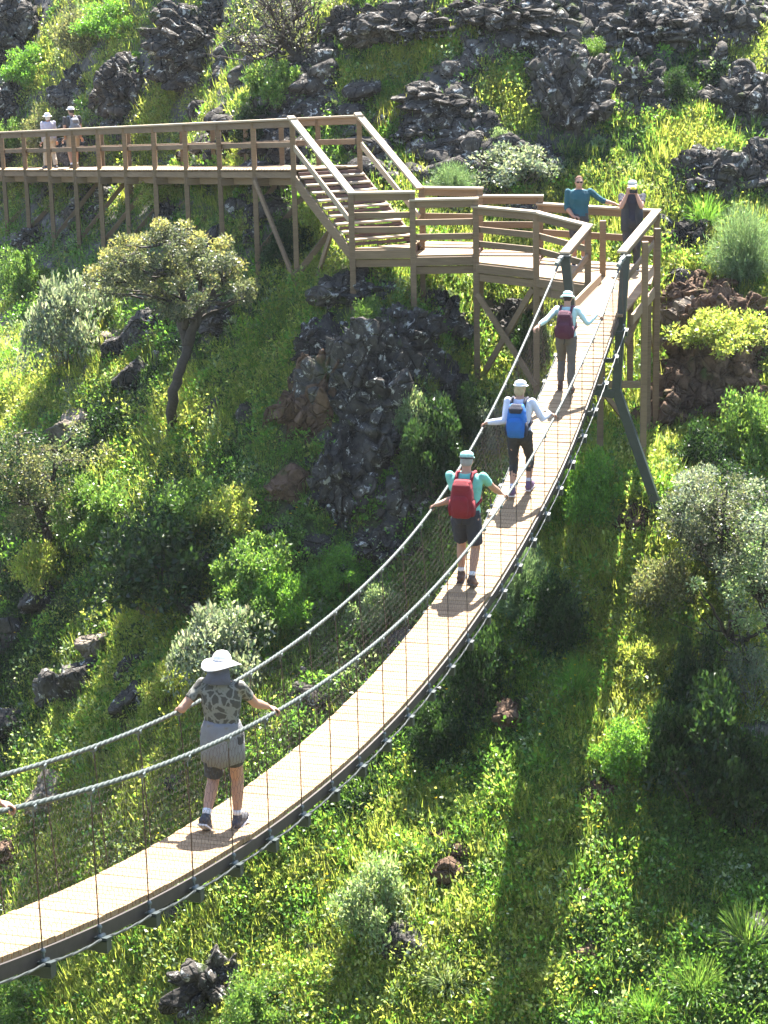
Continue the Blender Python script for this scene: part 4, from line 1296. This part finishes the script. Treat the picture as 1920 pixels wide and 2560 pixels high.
tpart(stairs, MB().beam(a, b, .17, .045, ext=.04), 'handrail', WOOD_SUNLIT)
a, b = TB + [0, 0, RH + .03], LB + [0, 0, RC + .01]
tpart(stairs, MB().beam(a, b, .17, .045, ext=.04), 'handrail', WOOD_SUNLIT)
for a, b in ((TA, LA), (TB, LB)):
    tpart(stairs, MB().beam(a + [0, 0, .5], b + [0, 0, .5], .05, .11), 'mid_rail', WOOD_SUNLIT)
post(stairs, LB + [.05, .08, 0], Z1 + RC)
gm = (TA + LA)/2
tpart(stairs, MB().beam(TA*.35 + LA*.65 - [0, 0, .25], (TA[0] + .35, TA[1] - .1, g0 + .1), .05, .12), 'brace', WOOD)

# ------------------------------------------------------------------ people
def cloth(name, col, var=.12, rough=.85, sc=9):
    m, N, L, B = new_mat(name)
    tc = N.new('ShaderNodeTexCoord').outputs['Object']
    t = noise(N, L, sc, 4, .55, tc, .8)
    r = ramp(N, [(.3, tuple(c*(1-var) for c in col)), (.7, tuple(min(.9, c*(1+var)) for c in col))])
    L.new(t.outputs[0], r.inputs[0]); L.new(r.outputs[0], B.inputs['Base Color'])
    B.inputs['Roughness'].default_value = rough
    w = noise(N, L, 260, 2, .5, tc)
    ad = N.new('ShaderNodeMath'); ad.operation = 'MULTIPLY_ADD'
    L.new(t.outputs[0], ad.inputs[0]); ad.inputs[1].default_value = 3.0; L.new(w.outputs[0], ad.inputs[2])
    bump(N, L, ad.outputs[0], .5, .02, B)
    return m
def spotted(name):
    m, N, L, B = new_mat(name)
    tc = N.new('ShaderNodeTexCoord').outputs['Object']
    n = noise(N, L, 9, 3, .5, tc)
    ad = N.new('ShaderNodeMixRGB'); ad.inputs[0].default_value = .12
    L.new(tc, ad.inputs[1]); L.new(n.outputs['Color'], ad.inputs[2])
    v = N.new('ShaderNodeTexVoronoi'); v.inputs['Scale'].default_value = 14; v.feature = 'DISTANCE_TO_EDGE'
    L.new(ad.outputs[0], v.inputs['Vector'])
    r = ramp(N, [(.07, (.17, .17, .145)), (.14, (.06, .056, .046))])
    L.new(v.outputs[0], r.inputs[0]); L.new(r.outputs[0], B.inputs['Base Color']); B.inputs['Roughness'].default_value = .9
    return m
SKIN = cloth('skin', (.42, .225, .15), .06, .5, 6)
MATS = {k: cloth(k, c) for k, c in dict(mint=(.17, .47, .39), navy=(.022, .024, .04), red=(.19, .008, .016), dark_red=(.11, .008, .014), lavender=(.60, .62, .74), blue=(.012, .12, .42), black=(.018, .018, .02), white=(.78, .75, .76), pale_aqua=(.48, .66, .64), maroon=(.075, .016, .036), grey_brown=(.105, .092, .078), teal=(.012, .085, .115), vest=(.035, .04, .046), lilac=(.48, .46, .55), sand=(.45, .39, .32), khaki=(.30, .235, .165), grey=(.20, .20, .215), dark_grey=(.055, .055, .065), charcoal=(.045, .045, .05), slate=(.10, .10, .125), brown=(.075, .04, .028), purple=(.11, .06, .14), hair_fair=(.42, .31, .17), hair_dark=(.035, .025, .02), hair_red=(.14, .065, .035), hair_grey=(.28, .27, .26), hair_white=(.68, .66, .62), yellow=(.75, .6, .06), cap_grey=(.5, .5, .48), cap_mint=(.28, .5, .44)).items()}
SPOT = spotted('spotted_fabric')

def vox(o, size=.011, smooth=3, fac=.5):
    m = o.modifiers.new('remesh', 'REMESH'); m.mode = 'VOXEL'; m.voxel_size = size; m.use_smooth_shade = True
    if smooth:
        s_ = o.modifiers.new('smooth', 'SMOOTH'); s_.iterations = smooth; s_.factor = fac
    return o
CLOUD = bpy.data.textures.new('cloth_folds', 'CLOUDS'); CLOUD.noise_scale = .085; CLOUD.noise_depth = 2
def folds(o, amt=.016):
    d = o.modifiers.new('folds', 'DISPLACE'); d.texture = CLOUD; d.strength = amt; d.mid_level = .5
    return o
def ik(a, t, l1, l2, pole):
    a, t = np.asarray(a, float), np.asarray(t, float)
    v = t - a; d = np.linalg.norm(v); d2 = min(d, (l1 + l2)*.995); u = v/(d + 1e-9)
    x = (l1*l1 - l2*l2 + d2*d2)/(2*d2); h = math.sqrt(max(0, l1*l1 - x*x))
    p = np.asarray(pole, float); p = p - u*(p @ u); p = nrm(p)
    return a + u*x + p*h, a + u*d2
def hand(mb, wrist, fd, nd, side):
    """Palm, four bent fingers and a thumb; fd along the fingers, nd out of the back of the hand."""
    fd = nrm(fd); nd = nrm(np.asarray(nd) - fd*(np.asarray(nd) @ fd)); sd = np.cross(fd, nd)*side
    p0 = wrist + fd*.02
    for q in (-.027, -.009, .009, .027):
        mb.cone(p0 + sd*q*.7, wrist + fd*.085 + sd*q, .015, .0125, 8)
    for q, ln in ((-.030, .062), (-.010, .076), (.010, .082), (.030, .072)):
        a = wrist + fd*.088 + sd*q
        b = a + fd*ln*.42 - nd*ln*.16; c = b + fd*ln*.16 - nd*ln*.36; e = c - fd*ln*.16 - nd*ln*.26
        mb.cone(a, b, .0105, .0095, 7); mb.cone(b, c, .0095, .009, 7); mb.cone(c, e, .009, .008, 7)
    a = wrist + fd*.03 + sd*.03
    b = a + fd*.03 + sd*.026 - nd*.02; c = b + fd*.026 + sd*.002 - nd*.026
    mb.cone(a, b, .014, .0115, 7); mb.cone(b, c, .0115, .0095, 7)

def rrect(cx, cy, z, w, d, n=20):
    out = []
    for k in range(n):
        t = 2*math.pi*k/n
        c, s_ = math.cos(t), math.sin(t)
        out.append((cx + w/2*math.copysign(abs(c)**.5, c), cy + d/2*math.copysign(abs(s_)**.5, s_), z))
    return out
def rloft(mb, secs, n=20):
    vs = []; fs = []
    for s_ in secs: vs += rrect(*s_, n=n)
    for i in range(len(secs) - 1):
        for k in range(n):
            fs.append((i*n + k, i*n + (k+1) % n, (i+1)*n + (k+1) % n, (i+1)*n + k))
    fs += [tuple(range(n))[::-1], tuple(range((len(secs)-1)*n, len(secs)*n))]
    mb.add(vs, fs)

def person(label, base, face, H, handL=None, handR=None, feet=((-.09, .0, 0), (.09, .0, 0)), foot_pitch=(0, 0), lean=.03, female=False, girth=1.0,
           shirt='mint', sleeve='short', legs='shorts', legcol='navy', shoes='brown', headturn=0.0, headtilt=0.0, hat=None, hatcol='white', hair=None, pack=None, extra=None, fd=None, poleL=None, poleR=None, group='hikers'):
    base = np.asarray(base, float); fv = nrm([face[0], face[1], 0]); rv = np.array([fv[1], -fv[0], 0])
    root = empty('person', tuple(base), math.atan2(-fv[0], fv[1])); tag(root, label, 'person', group)
    def loc(P):
        v = np.asarray(P, float) - base
        return np.array([v @ rv, v @ fv, v[2]])
    yl = lambda f: lean*H*max(0, (f - .5))*2.2
    sh = (.103 if female else .118)*H*girth**.5
    SL, SR = np.array([-sh, yl(.815), .812*H]), np.array([sh, yl(.815), .812*H])
    ua, fa = .172*H, .150*H
    hl = handL if handL is None else loc(handL); hr = handR if handR is None else loc(handR)
    if hl is None: hl = SL + [-.05*H, .03*H, -.36*H]
    if hr is None: hr = SR + [.05*H, .03*H, -.36*H]
    fdl, fdr = (fd or ((-.75, .6, -.15), (.75, .6, -.15)))[:2]
    fdl, fdr = nrm(fdl), nrm(fdr)
    wl, wr = hl - fdl*.085 + [0, 0, .022], hr - fdr*.085 + [0, 0, .022]
    eL, wl = ik(SL, wl, ua, fa, poleL if poleL is not None else (-.35, -.45, -1))
    eR, wr = ik(SR, wr, ua, fa, poleR if poleR is not None else (.35, -.45, -1))
    g = girth
    secs = lambda e, z0=.0, z1=2: [((0, yl(z), z*H), (rx*g + e)*H if 0 else rx*g*H + e, ry*g*H + e) for z, rx, ry in
            [(.47, .075, .062), (.50, .100 if female else .092, .074), (.54, .105 if female else .093, .076), (.58, .092 if female else .09, .066), (.62, .080 if female else .087, .060), (.68, .087 if female else .096, .064), (.74, .096 if female else .106, .067), (.79, .098 if female else .108, .058), (.822, .080, .048), (.838, .05, .041)] if z0 <= z <= z1]
    body = MB()
    body.loft(secs(0))
    body.cone((0, yl(.83), .825*H), (0, yl(.9) + .004, .885*H), .036*H, .033*H)
    hc = np.array([0, yl(.93) + .012*H, .919*H])
    Rh = np.array(Matrix.Rotation(headturn, 3, 'Z') @ Matrix.Rotation(headtilt, 3, 'X'))
    hp = lambda p: hc + Rh @ (np.asarray(p)*H)
    body.ball(hc, (.043*H, .052*H, .062*H), 18, 12, Rh)
    body.ball(hp((0, .012, -.028)), (.033*H, .040*H, .038*H), 14, 9, Rh)              # jaw
    body.cone(hp((0, .050, .006)), hp((0, .060, -.013)), .006*H, .0085*H, 7)          # nose
    body.ball(hp((0, .049, -.034)), (.013*H, .006*H, .005*H), 8, 5, Rh)               # lips
    body.ball(hp((0, .047, .015)), (.030*H, .008*H, .005*H), 10, 5, Rh)               # brow
    for s_ in (-1, 1):
        body.ball(hp((s_*.044, -.002, -.004)), (.006*H, .010*H, .017*H), 8, 6, Rh)    # ears
    for S_, e, w in ((SL, eL, wl), (SR, eR, wr)):
        body.ball(S_, .030*H*g**.5, 12, 8)
        body.cone(S_, e, .0285*H*g**.5, .0245*H, 12); body.cone(e, e*.6 + w*.4, .0255*H, .026*H, 12); body.cone(e*.6 + w*.4, w, .026*H, .0165*H, 12)
    hand(body, wl, hl - wl if fd is None else fdl, (0, 0, 1) if fd is None or len(fd) < 3 else fd[2], -1)
    hand(body, wr, hr - wr if fd is None else fdr, (0, 0, 1) if fd is None or len(fd) < 3 else fd[2], 1)
    knees, anks, hips, toes = [], [], [], []
    for i, s_ in enumerate((-1, 1)):
        hip = np.array([s_*.052*H, 0, .50*H])
        ft = np.array([feet[i][0], feet[i][1], feet[i][2]])
        ank = ft + np.array([0, -math.sin(foot_pitch[i])*.0, .048*H])
        kn, ank = ik(hip, ank, .235*H, .225*H, (s_*.08, 1, .15))
        c, s2 = math.cos(foot_pitch[i]), math.sin(foot_pitch[i])
        toe = ank + np.array([s_*.02, .10*H*c - .0*s2, -.03*H*c - .10*H*s2])
        heel = ank + np.array([0, -.028*H*c - .03*H*s2, -.034*H*c + .028*H*s2])
        body.cone(hip, kn, .054*H*g**.5, .035*H, 12)
        body.cone(kn, kn*.65 + ank*.35, .034*H, .0345*H, 12); body.cone(kn*.65 + ank*.35, ank, .0345*H, .0205*H, 12)
        body.cone(heel, toe, .022*H, .016*H, 10); body.cone(ank, (ank + toe)/2, .022*H, .02*H, 10)
        knees.append(kn); anks.append(ank); hips.append(hip); toes.append((heel, toe))
    ob = body.build('body', SKIN, root, True); vox(ob, .0095 if H > 1 else .01, 2, .5)
    # shirt
    m = MB(); m.loft(secs(.012, .53, .845))
    ends = {'short': .62, 'elbow': 1.02, 'long': 2}[sleeve]
    for S_, e, w in ((SL, eL, wl), (SR, eR, wr)):
        m.ball(S_, .033*H*g**.5, 12, 8)
        if ends <= 1.1:
            q = S_ + (e - S_)*min(1, ends); m.tube([S_, S_*.5 + q*.5, q], [.033*H*g**.5, .0325*H, .032*H], 14)
            if ends > 1: m.tube([e, e*.75 + w*.25], [.034*H, .033*H], 12)
        else:
            m.cone(S_, e, .0335*H*g**.5, .030*H, 12); m.tube([e, e*.5 + w*.5, w], [.030*H, .029*H, .0225*H], 12); m.ball(e, .030*H, 10, 7)
    folds(vox(m.build('shirt', SPOT if shirt == 'spot' else MATS[shirt], root, True), .012, 2), .016)
    # trousers or shorts
    m = MB(); m.loft(secs(.012, .46, .60))
    for i in range(2):
        hip, kn, an = hips[i], knees[i], anks[i]
        if legs == 'shorts':
            q = hip + (kn - hip)*.86; m.tube([hip, hip*.5 + q*.5, q], [.06*H*g**.5, .058*H, .054*H], 14)
        elif legs == 'brief':
            q = hip + (kn - hip)*(.92 if i == 0 else .62); m.tube([hip, q], [.058*H*g**.5, .051*H], 14)
        elif legs == 'capri':
            m.cone(hip, kn, .058*H*g**.5, .038*H, 12); q = kn + (an - kn)*.55; m.tube([kn, kn*.5 + q*.5, q], [.039*H, .038*H, .032*H], 12)
        else:
            m.cone(hip, kn, .060*H*g**.5, .043*H, 12); q = kn + (an - kn)*.93; m.tube([kn, kn*.5 + q*.5, q], [.044*H, .042*H, .036*H], 12)
    folds(vox(m.build('shorts' if legs in ('shorts', 'brief') else 'trousers', MATS[legcol], root, True), .012, 2), .022)
    for i in range(2):
        heel, toe = toes[i]; an = anks[i]
        m = MB(); m.cone(heel + [0, 0, .004], toe, .029*H, .022*H, 12); m.cone(an + (heel - an)*.2, an*.45 + toe*.55, .028*H, .024*H, 12)
        m.tube([an + [0, 0, -.01], an + (knees[i] - an)*.09], [.028*H, .027*H], 12)
        sho = vox(m.build('shoe', MATS[shoes], root, True), .011, 1)
        m = MB(); u = nrm(toe - heel); dn = nrm(np.cross(u, [1, 0, 0])); dn = dn if dn[2] < 0 else -dn
        m.beam(heel - u*.035 + dn*.024*H, toe + u*.025 + dn*.018*H, .052*H, .016, up=-dn)
        m.build('sole', MATS['white'] if shoes in ('purple', 'dark_grey') else MATS['dark_grey'], sho)
        if legs != 'trousers':
            m = MB(); a = an + (knees[i] - an)*.05; b_ = an + (knees[i] - an)*.2; m.tube([a, b_], [.0245*H, .0265*H], 12)
            m.build('sock', MATS['white'] if shoes != 'purple' else MATS['lavender'], root, True)
    # hair
    if hair:
        col, style = hair
        m = MB()
        m.ball(hp((0, -.006, .010)), (.047*H, .053*H, .060*H), 16, 10, Rh)
        if style == 'bob':
            m.ball(hp((0, -.022, -.022)), (.048*H, .034*H, .048*H), 14, 9, Rh)
        elif style == 'long':
            m.ball(hp((0, -.030, -.035)), (.046*H, .03*H, .065*H), 14, 9, Rh)
        else:
            m.ball(hp((0, -.020, -.008)), (.045*H, .036*H, .036*H), 14, 9, Rh)
        hmesh = m
        o = hmesh.build('hair', MATS[col], root, True); vox(o, .011, 2)
        # keep the face free: hair only above the brow line and behind the ears
        for v in o.data.vertices:
            p = np.linalg.inv(Rh) @ (np.array(v.co) - hc)/H
            if p[1] > .020 and p[2] < .034:
                v.co = Vector(hc + Rh @ (np.array([p[0]*.8, min(p[1], .012), max(p[2], -.01)])*H))
    # headwear
    if hat in ('cap', 'bucket', 'sunhat'):
        m = MB(); n = 18
        secs_ = []
        top = .072 if hat != 'sunhat' else .082
        for z, r_ in ((.026, 1.0), (.045, .99), (.060, .86), (top - .004, .55), (top, .2)):
            secs_.append([hp((.050*r_*math.cos(2*math.pi*k/n), .058*r_*math.sin(2*math.pi*k/n) - .002, z)) for k in range(n)])
        vs = [p for s_ in secs_ for p in s_]; fs = [(i*n + k, i*n + (k+1) % n, (i+1)*n + (k+1) % n, (i+1)*n + k) for i in range(4) for k in range(n)] + [tuple(range(4*n, 5*n)), tuple(range(n))[::-1]]
        m.add(vs, fs)
        ho = m.build('cap' if hat == 'cap' else 'hat', MATS[hatcol], root, True)
        b = MB(); vs, fs = [], []
        for k in range(25):
            t = (-.5 + k/24)*math.pi if hat == 'cap' else 2*math.pi*k/24
            if hat == 'cap':
                a = (.049*math.sin(t), .056*math.cos(t), .028); w_ = .046*max(0, math.cos(t))**.5; q = (a[0]*1.02, a[1] + w_, .021 - .10*0)
            else:
                out = (1.62 if hat == 'bucket' else 2.15); dr = .022 if hat == 'bucket' else (.018 + .022*max(0, -math.cos(t)) + .012*math.sin(2*t + .6))
                a = (.049*math.sin(t), .057*math.cos(t), .030); q = (a[0]*out, a[1]*out, .030 - dr)
            vs += [hp(a), hp(q), hp((q[0], q[1], q[2] - .004)), hp((a[0], a[1], a[2] - .005))]
        for k in range(24):
            for j in range(4):
                fs.append((k*4 + j, k*4 + (j+1) % 4, k*4 + 4 + (j+1) % 4, k*4 + 4 + j))
        b.add(vs, fs); b.build('peak' if hat == 'cap' else 'brim', MATS[hatcol], ho, True)
        if hat == 'cap':
            b = MB(); pts = [hp((.0505*math.sin(t), .0585*math.cos(t) - .002, .027)) for t in np.linspace(.55*math.pi, 1.45*math.pi, 12)]
            b.tube(pts, .007*H, 6); b.build('strap', MATS['black' if hatcol in ('cap_mint', 'cap_grey') else 'white'], ho, True)
        if hat == 'sunhat':
            b = MB(); vs, fs = [], []
            for k in range(13):
                t = math.pi*(.62 + .76*k/12)
                for z, q, y_ in ((.024, 1.04, 0), (-.03, 1.3, 0), (-.092, 1.75, -.008)):
                    vs.append(hp((.051*q*math.sin(t), .059*q*math.cos(t) + y_, z)))
                    vs.append(hp((.049*q*math.sin(t), .057*q*math.cos(t) + y_, z)))
            for k in range(12):
                a, c = k*6, k*6 + 6
                fs += [(a, c, c+2, a+2), (a+2, c+2, c+4, a+4), (a+1, a+3, c+3, c+1), (a+3, a+5, c+5, c+3), (a+4, c+4, c+5, a+5)]
            b.add(vs, fs); b.build('neck_flap', MATS['slate'], ho, True)
    # rucksack
    if pack:
        col, dark, s_, tilt = pack
        m = MB(); y0 = yl(.72) - .068*H*g; zt, zb = .815*H, (.815 - .27*s_)*H; w = .165*H*s_**.5
        bk = lambda f: y0 - .055*H*s_ - tilt*f
        rloft(m, [(0, bk(.0)+.012*H, zt + .004, w*.55, .05*H), (0, bk(0), zt - .01, w*.74, .085*H*s_), (0, bk(.2), zt*.8 + zb*.2, w*.9, .115*H*s_), (0, bk(.5), zt*.5 + zb*.5, w, .13*H*s_), (0, bk(.8), zt*.2 + zb*.8, w*.98, .125*H*s_), (0, bk(1), zb, w*.86, .10*H*s_), (0, bk(1) + .01, zb - .018, w*.6, .07*H*s_)])
        po = folds(vox(m.build('backpack', MATS[col], root, True), .012, 2), .018)
        m = MB(); rloft(m, [(0, bk(.35) - .062*H*s_, zt*.62 + zb*.38, w*.5, .03*H), (0, bk(.5) - .066*H*s_, zt*.52 + zb*.48, w*.72, .045*H), (0, bk(.75) - .064*H*s_, zt*.25 + zb*.75, w*.74, .045*H), (0, bk(.92) - .054*H*s_, zt*.06 + zb*.94, w*.6, .03*H)])
        vox(m.build('pocket', MATS[col if dark is None else col], po, True), .011, 2)
        m = MB(); rloft(m, [(0, bk(.0) - .012*H*s_, zt + .012, w*.5, .05*H), (0, bk(.08) - .03*H*s_, zt*.9 + zb*.1, w*.78, .08*H), (0, bk(.22) - .055*H*s_, zt*.76 + zb*.24, w*.6, .03*H)])
        vox(m.build('lid', MATS[dark or col], po, True), .011, 2)
        for q in (-1, 1):
            m = MB(); x = q*w*.34
            m.tube([(x, bk(0) + .03*H, zt - .03*H), (x*1.02, y0 + .03*H, .842*H), (x*1.1, yl(.8) + .035*H, .836*H), (x*1.18, yl(.75) + .074*H*g, .775*H), (x*1.28, yl(.68) + .070*H*g, .69*H), (q*.10*H*g, yl(.62), .64*H), (x*.9, bk(.9) + .04*H, zb + .03)], .0135*H, 6)
            m.build('shoulder_strap', MATS[dark or col], po, True)
            m = MB(); rloft(m, [(q*w*.47, bk(.6), zt*.45 + zb*.55, .03*H, .07*H), (q*w*.50, bk(.75), zt*.25 + zb*.75, .038*H, .085*H), (q*w*.47, bk(.95), zb + .015, .03*H, .07*H)])
            m.build('side_pocket', MATS[dark or col], po, True)
        m = MB(); m.tube([(0, bk(1) - .02, zb), (.01, bk(1) - .03, zb - .05), (-.01, bk(1) - .02, zb - .11)], .008, 5); m.build('dangling_strap', MATS['black'], po, True)
    if extra: extra(root, H, hp, Rh, yl, secs, hl, hr)
    return root

deck_at = lambda s, w: BP(s, w, .08)
away = DR
# woman in the sun hat
def hatwoman(root, H, hp, Rh, yl, secs, hl, hr):
    m = MB(); n = 22; vs = []
    rr_ = np.random.default_rng(4)
    fold = rr_.normal(size=n)*.05
    rows = [(.62, .082, .066), (.60, .092, .075), (.57, .101, .084), (.53, .106, .088), (.46, .106, .088), (.385, .104, .084)]
    for j, (z, rx, ry) in enumerate(rows):
        for k in range(n):
            t = 2*math.pi*k/n; q = 1 + fold[k]*j/4
            vs.append((rx*1.06*H*q*math.cos(t), yl(z) + ry*1.06*H*q*math.sin(t), z*H - (.012*math.sin(3*t) if j == 5 else 0)))
    fs = [(i*n + k, i*n + (k+1) % n, (i+1)*n + (k+1) % n, (i+1)*n + k) for i in range(5) for k in range(n) if not (.12*n < k < .38*n and i > 1)]
    m.add(vs, fs); o = m.build('tied_jacket', MATS['grey'], root, True)
    s_ = o.modifiers.new('thickness', 'SOLIDIFY'); s_.thickness = .012
    m = MB(); m.tube([(-.09*H, yl(.62) + .02, .622*H), (-.05*H, yl(.62) - .068*H, .612*H), (.05*H, yl(.62) - .066*H, .606*H), (.09*H, yl(.6), .60*H)], .016*H, 8)
    for q in (-1, 1):
        m.tube([(q*.02*H, yl(.6) + .075*H, .61*H), (q*.045*H, yl(.55) + .095*H, .52*H), (q*.05*H, .085*H, .43*H)], [.02*H, .024*H, .018*H], 8)
    m.build('jacket_sleeves', MATS['grey'], o, True)
sH = 4.85
person('woman in white sun hat and spotted shirt with grey jacket round her waist', deck_at(sH, .36), away, 1.66, handL=cable_l(5.0) + [0, 0, .03], handR=cable_r(5.33) + [0, 0, .03], feet=((-.10, -.24, .10), (.10, .04, .0)), foot_pitch=(.75, 0),
       lean=.03, female=True, girth=1.12, shirt='spot', sleeve='short', legs='brief', legcol='charcoal', shoes='dark_grey', headturn=-.1, headtilt=-.22, hat='sunhat', hatcol='white', hair=('hair_dark', 'bob'), extra=hatwoman, poleL=(-.6, -.7, -.8), poleR=(.3, -.4, -1))
person('man in mint T-shirt and cap carrying a red backpack', deck_at(14.8, .42), away, 1.82, handL=cable_l(14.72) + [0, 0, .03], handR=cable_r(15.35) + [0, 0, .03], feet=((-.10, .10, .03), (.09, -.10, .04)), foot_pitch=(0, .5),
       lean=.03, girth=1.08, shirt='mint', sleeve='short', legs='shorts', legcol='navy', shoes='brown', headtilt=-.12, hat='cap', hatcol='cap_mint', hair=('hair_grey', 'short'), pack=('red', None, .98, .02))
person('woman in white long sleeves and black leggings with a blue backpack', deck_at(18.35, .44), away, 1.72, handL=cable_l(18.25) + [0, 0, .03], handR=cable_r(18.75) + [0, 0, .03], feet=((-.09, -.10, .02), (.10, .16, .06)), foot_pitch=(.25, 0),
       lean=.03, female=True, girth=1.04, shirt='lavender', sleeve='long', legs='capri', legcol='black', shoes='purple', headtilt=-.1, headturn=-.25, hat='cap', hatcol='white', hair=('hair_fair', 'bob'), pack=('blue', 'navy', 1.0, .03))
person('woman in pale aqua top and grey trousers with a maroon backpack', deck_at(22.45, .52), away, 1.60, handL=cable_l(21.95) + [0, 0, .03], handR=cable_r(22.75) + [0, 0, .03], feet=((-.09, -.02, .03), (.10, -.16, .0)), foot_pitch=(0, .3),
       lean=.07, female=True, girth=1.0, shirt='pale_aqua', sleeve='long', legs='trousers', legcol='grey_brown', shoes='brown', headtilt=-.3, hat='bucket', hatcol='pale_aqua', hair=('hair_dark', 'short'), pack=('maroon', 'maroon', 1.0, .01))
# two people waiting at the bridge head
def shades(root, H, hp, Rh, yl, secs, hl, hr):
    m = MB()
    for q in (-1, 1):
        m.ball(hp((q*.019, .051, .004)), (.016*H, .006*H, .011*H), 10, 6, Rh)
        m.tube([hp((q*.034, .044, .006)), hp((q*.046, 0, .004))], .003*H, 5)
    m.tube([hp((-.01, .055, .006)), hp((.01, .055, .006))], .003*H, 5)
    m.build('sunglasses', MATS['black'], root, True)
tp = onz(1447, 660, ZF); tp[2] = ZF + .0
tocam = lambda P: nrm([-P[0], -P[1], 0])
pp = onz(1579, 672, ZF); pp[2] = ZF
tp = np.array([tp[0], tp[1] - .0, ZF]); 
person('man in teal top and sunglasses resting an arm on the platform rail', tp, tocam(tp) + [.1, 0, 0], 1.74, handL=flat(Qd, ZF + RC) + [.02, -.02, .04], handR=tp + [-.05, -.22, .93], fd=((-.95, .1, -.25), (-.8, .45, -.1)), lean=0.0, girth=1.1, shirt='teal', sleeve='elbow', legs='shorts', legcol='charcoal', shoes='dark_grey', hair=('hair_red', 'short'), extra=shades, poleL=(-.2, .1, -1), poleR=(.5, -.5, -1), group='people waiting at the bridge head')
def photographer(root, H, hp, Rh, yl, secs, hl, hr):
    m = MB(); c = hp((-.012, .125, -.028))
    m.beam(c + [-.07, 0, 0], c + [.07, 0, 0], .035, .075)
    m.tube([c, c + [0, .075, 0]], [.032, .034], 12)
    co = m.build('camera_body', MATS['black'], root)
    m = MB(); m.beam(c + [-.05, 0, .045], c + [.05, 0, .052], .05, .035); m.ball(c + [0, 0, .065], (.035, .025, .025)); m.build('yellow_cover', MATS['yellow'], co)
    for q in (-1, 1):
        m = MB(); m.loft([((q*.056*H, yl(.80) + .004, .785*H), .040*H, .058*H), ((q*.066*H, yl(.7), .70*H), .052*H, .082*H), ((q*.068*H, yl(.55), .55*H), .056*H, .09*H), ((q*.07*H, 0, .43*H), .056*H, .09*H)])
        vox(m.build('vest', MATS['vest'], root, True), .013, 2)
Hp = 1.72
hcP = pp + tocam(pp)*.21 + [0, 0, .895*Hp]
person('person in cap and dark vest holding a yellow and black camera to the face', pp, tocam(pp), Hp, handL=hcP + [.055, 0, -.02], handR=hcP + [-.075, 0, -.02], fd=((.25, .2, .9), (-.25, .2, .9), (0, 1, 0)), lean=0.0, girth=1.05, shirt='navy', sleeve='short', legs='trousers', legcol='charcoal', shoes='dark_grey', headtilt=-.05, hat='cap', hatcol='cap_grey', hair=('hair_fair', 'bob'), extra=photographer, poleL=(-.5, .1, -1), poleR=(.5, .1, -1), group='people waiting at the bridge head')
# two walkers on the boardwalk
def on_walk(px, frac):
    t = along_front(px - 40); return PA + W1*t + offB*frac
a = on_walk(125, .30)
person('white-haired walker in pale lilac shirt and light trousers, left one of the far pair', a, wd, 1.46, lean=.02, girth=1.1, female=True, shirt='lilac', sleeve='long', legs='trousers', legcol='sand', shoes='dark_grey', feet=((-.1, .12, .0), (.1, -.12, .02)), foot_pitch=(0, .3), hair=('hair_white', 'bob'), hat='bucket', hatcol='white', group='far walkers')
a = on_walk(168, .42)
person('walker in charcoal T-shirt, khaki shorts and white cap, right one of the far pair', a, wd, 1.58, lean=.02, girth=1.08, shirt='charcoal', sleeve='short', legs='shorts', legcol='khaki', shoes='brown', feet=((-.1, -.1, .02), (.1, .12, .0)), foot_pitch=(.3, 0), headturn=.3, hair=('hair_dark', 'short'), hat='cap', hatcol='white', pack=('grey', 'grey', .8, .0), group='far walkers')
# the next hiker, only whose arm reaches into the picture
sN = -.72
person('hiker mostly outside the left edge, bare forearm gripping the near cable', deck_at(sN, .42), away, 1.74, handR=cable_r(-.34) + [0, 0, .03], handL=cable_l(-.5) + [0, 0, .03], lean=.03, girth=1.05, shirt='navy', sleeve='short', legs='shorts', legcol='khaki', shoes='brown', feet=((-.09, -.1, .03), (.09, .1, 0)), hat='cap', hatcol='white', hair=('hair_dark', 'short'), poleR=(.6, -.6, -1))

# ------------------------------------------------------------------ the air in between
HAZE = 0.00013
m = bpy.data.materials.new('haze'); m.use_nodes = True
N, L = m.node_tree.nodes, m.node_tree.links
N.remove(N['Principled BSDF'])
pv = N.new('ShaderNodeVolumePrincipled')
pv.inputs['Color'].default_value = (0.93, 0.96, 1.0, 1)
pv.inputs['Density'].default_value = HAZE
pv.inputs['Anisotropy'].default_value = 0.3
L.new(pv.outputs[0], N['Material Output'].inputs['Volume'])
lo = float(HH.min()) - 1.2
hb = MB()
x0, x1, y0_, y1_, z0, z1 = GX0 - 2, GX1 + 2, GY0 - 2, GY1 + 2, lo, max(float(HH.max()), CAMZ) + 3
hb.add([(x0, y0_, z0), (x1, y0_, z0), (x1, y1_, z0), (x0, y1_, z0), (x0, y0_, z1), (x1, y0_, z1), (x1, y1_, z1), (x0, y1_, z1)], [(3, 2, 1, 0), (4, 5, 6, 7), (0, 1, 5, 4), (1, 2, 6, 5), (2, 3, 7, 6), (3, 0, 4, 7)])
tag(hb.build('haze', m), 'thin bright haze hanging in the valley air', 'haze', kind='stuff')
sc.cycles.volume_bounces = 0
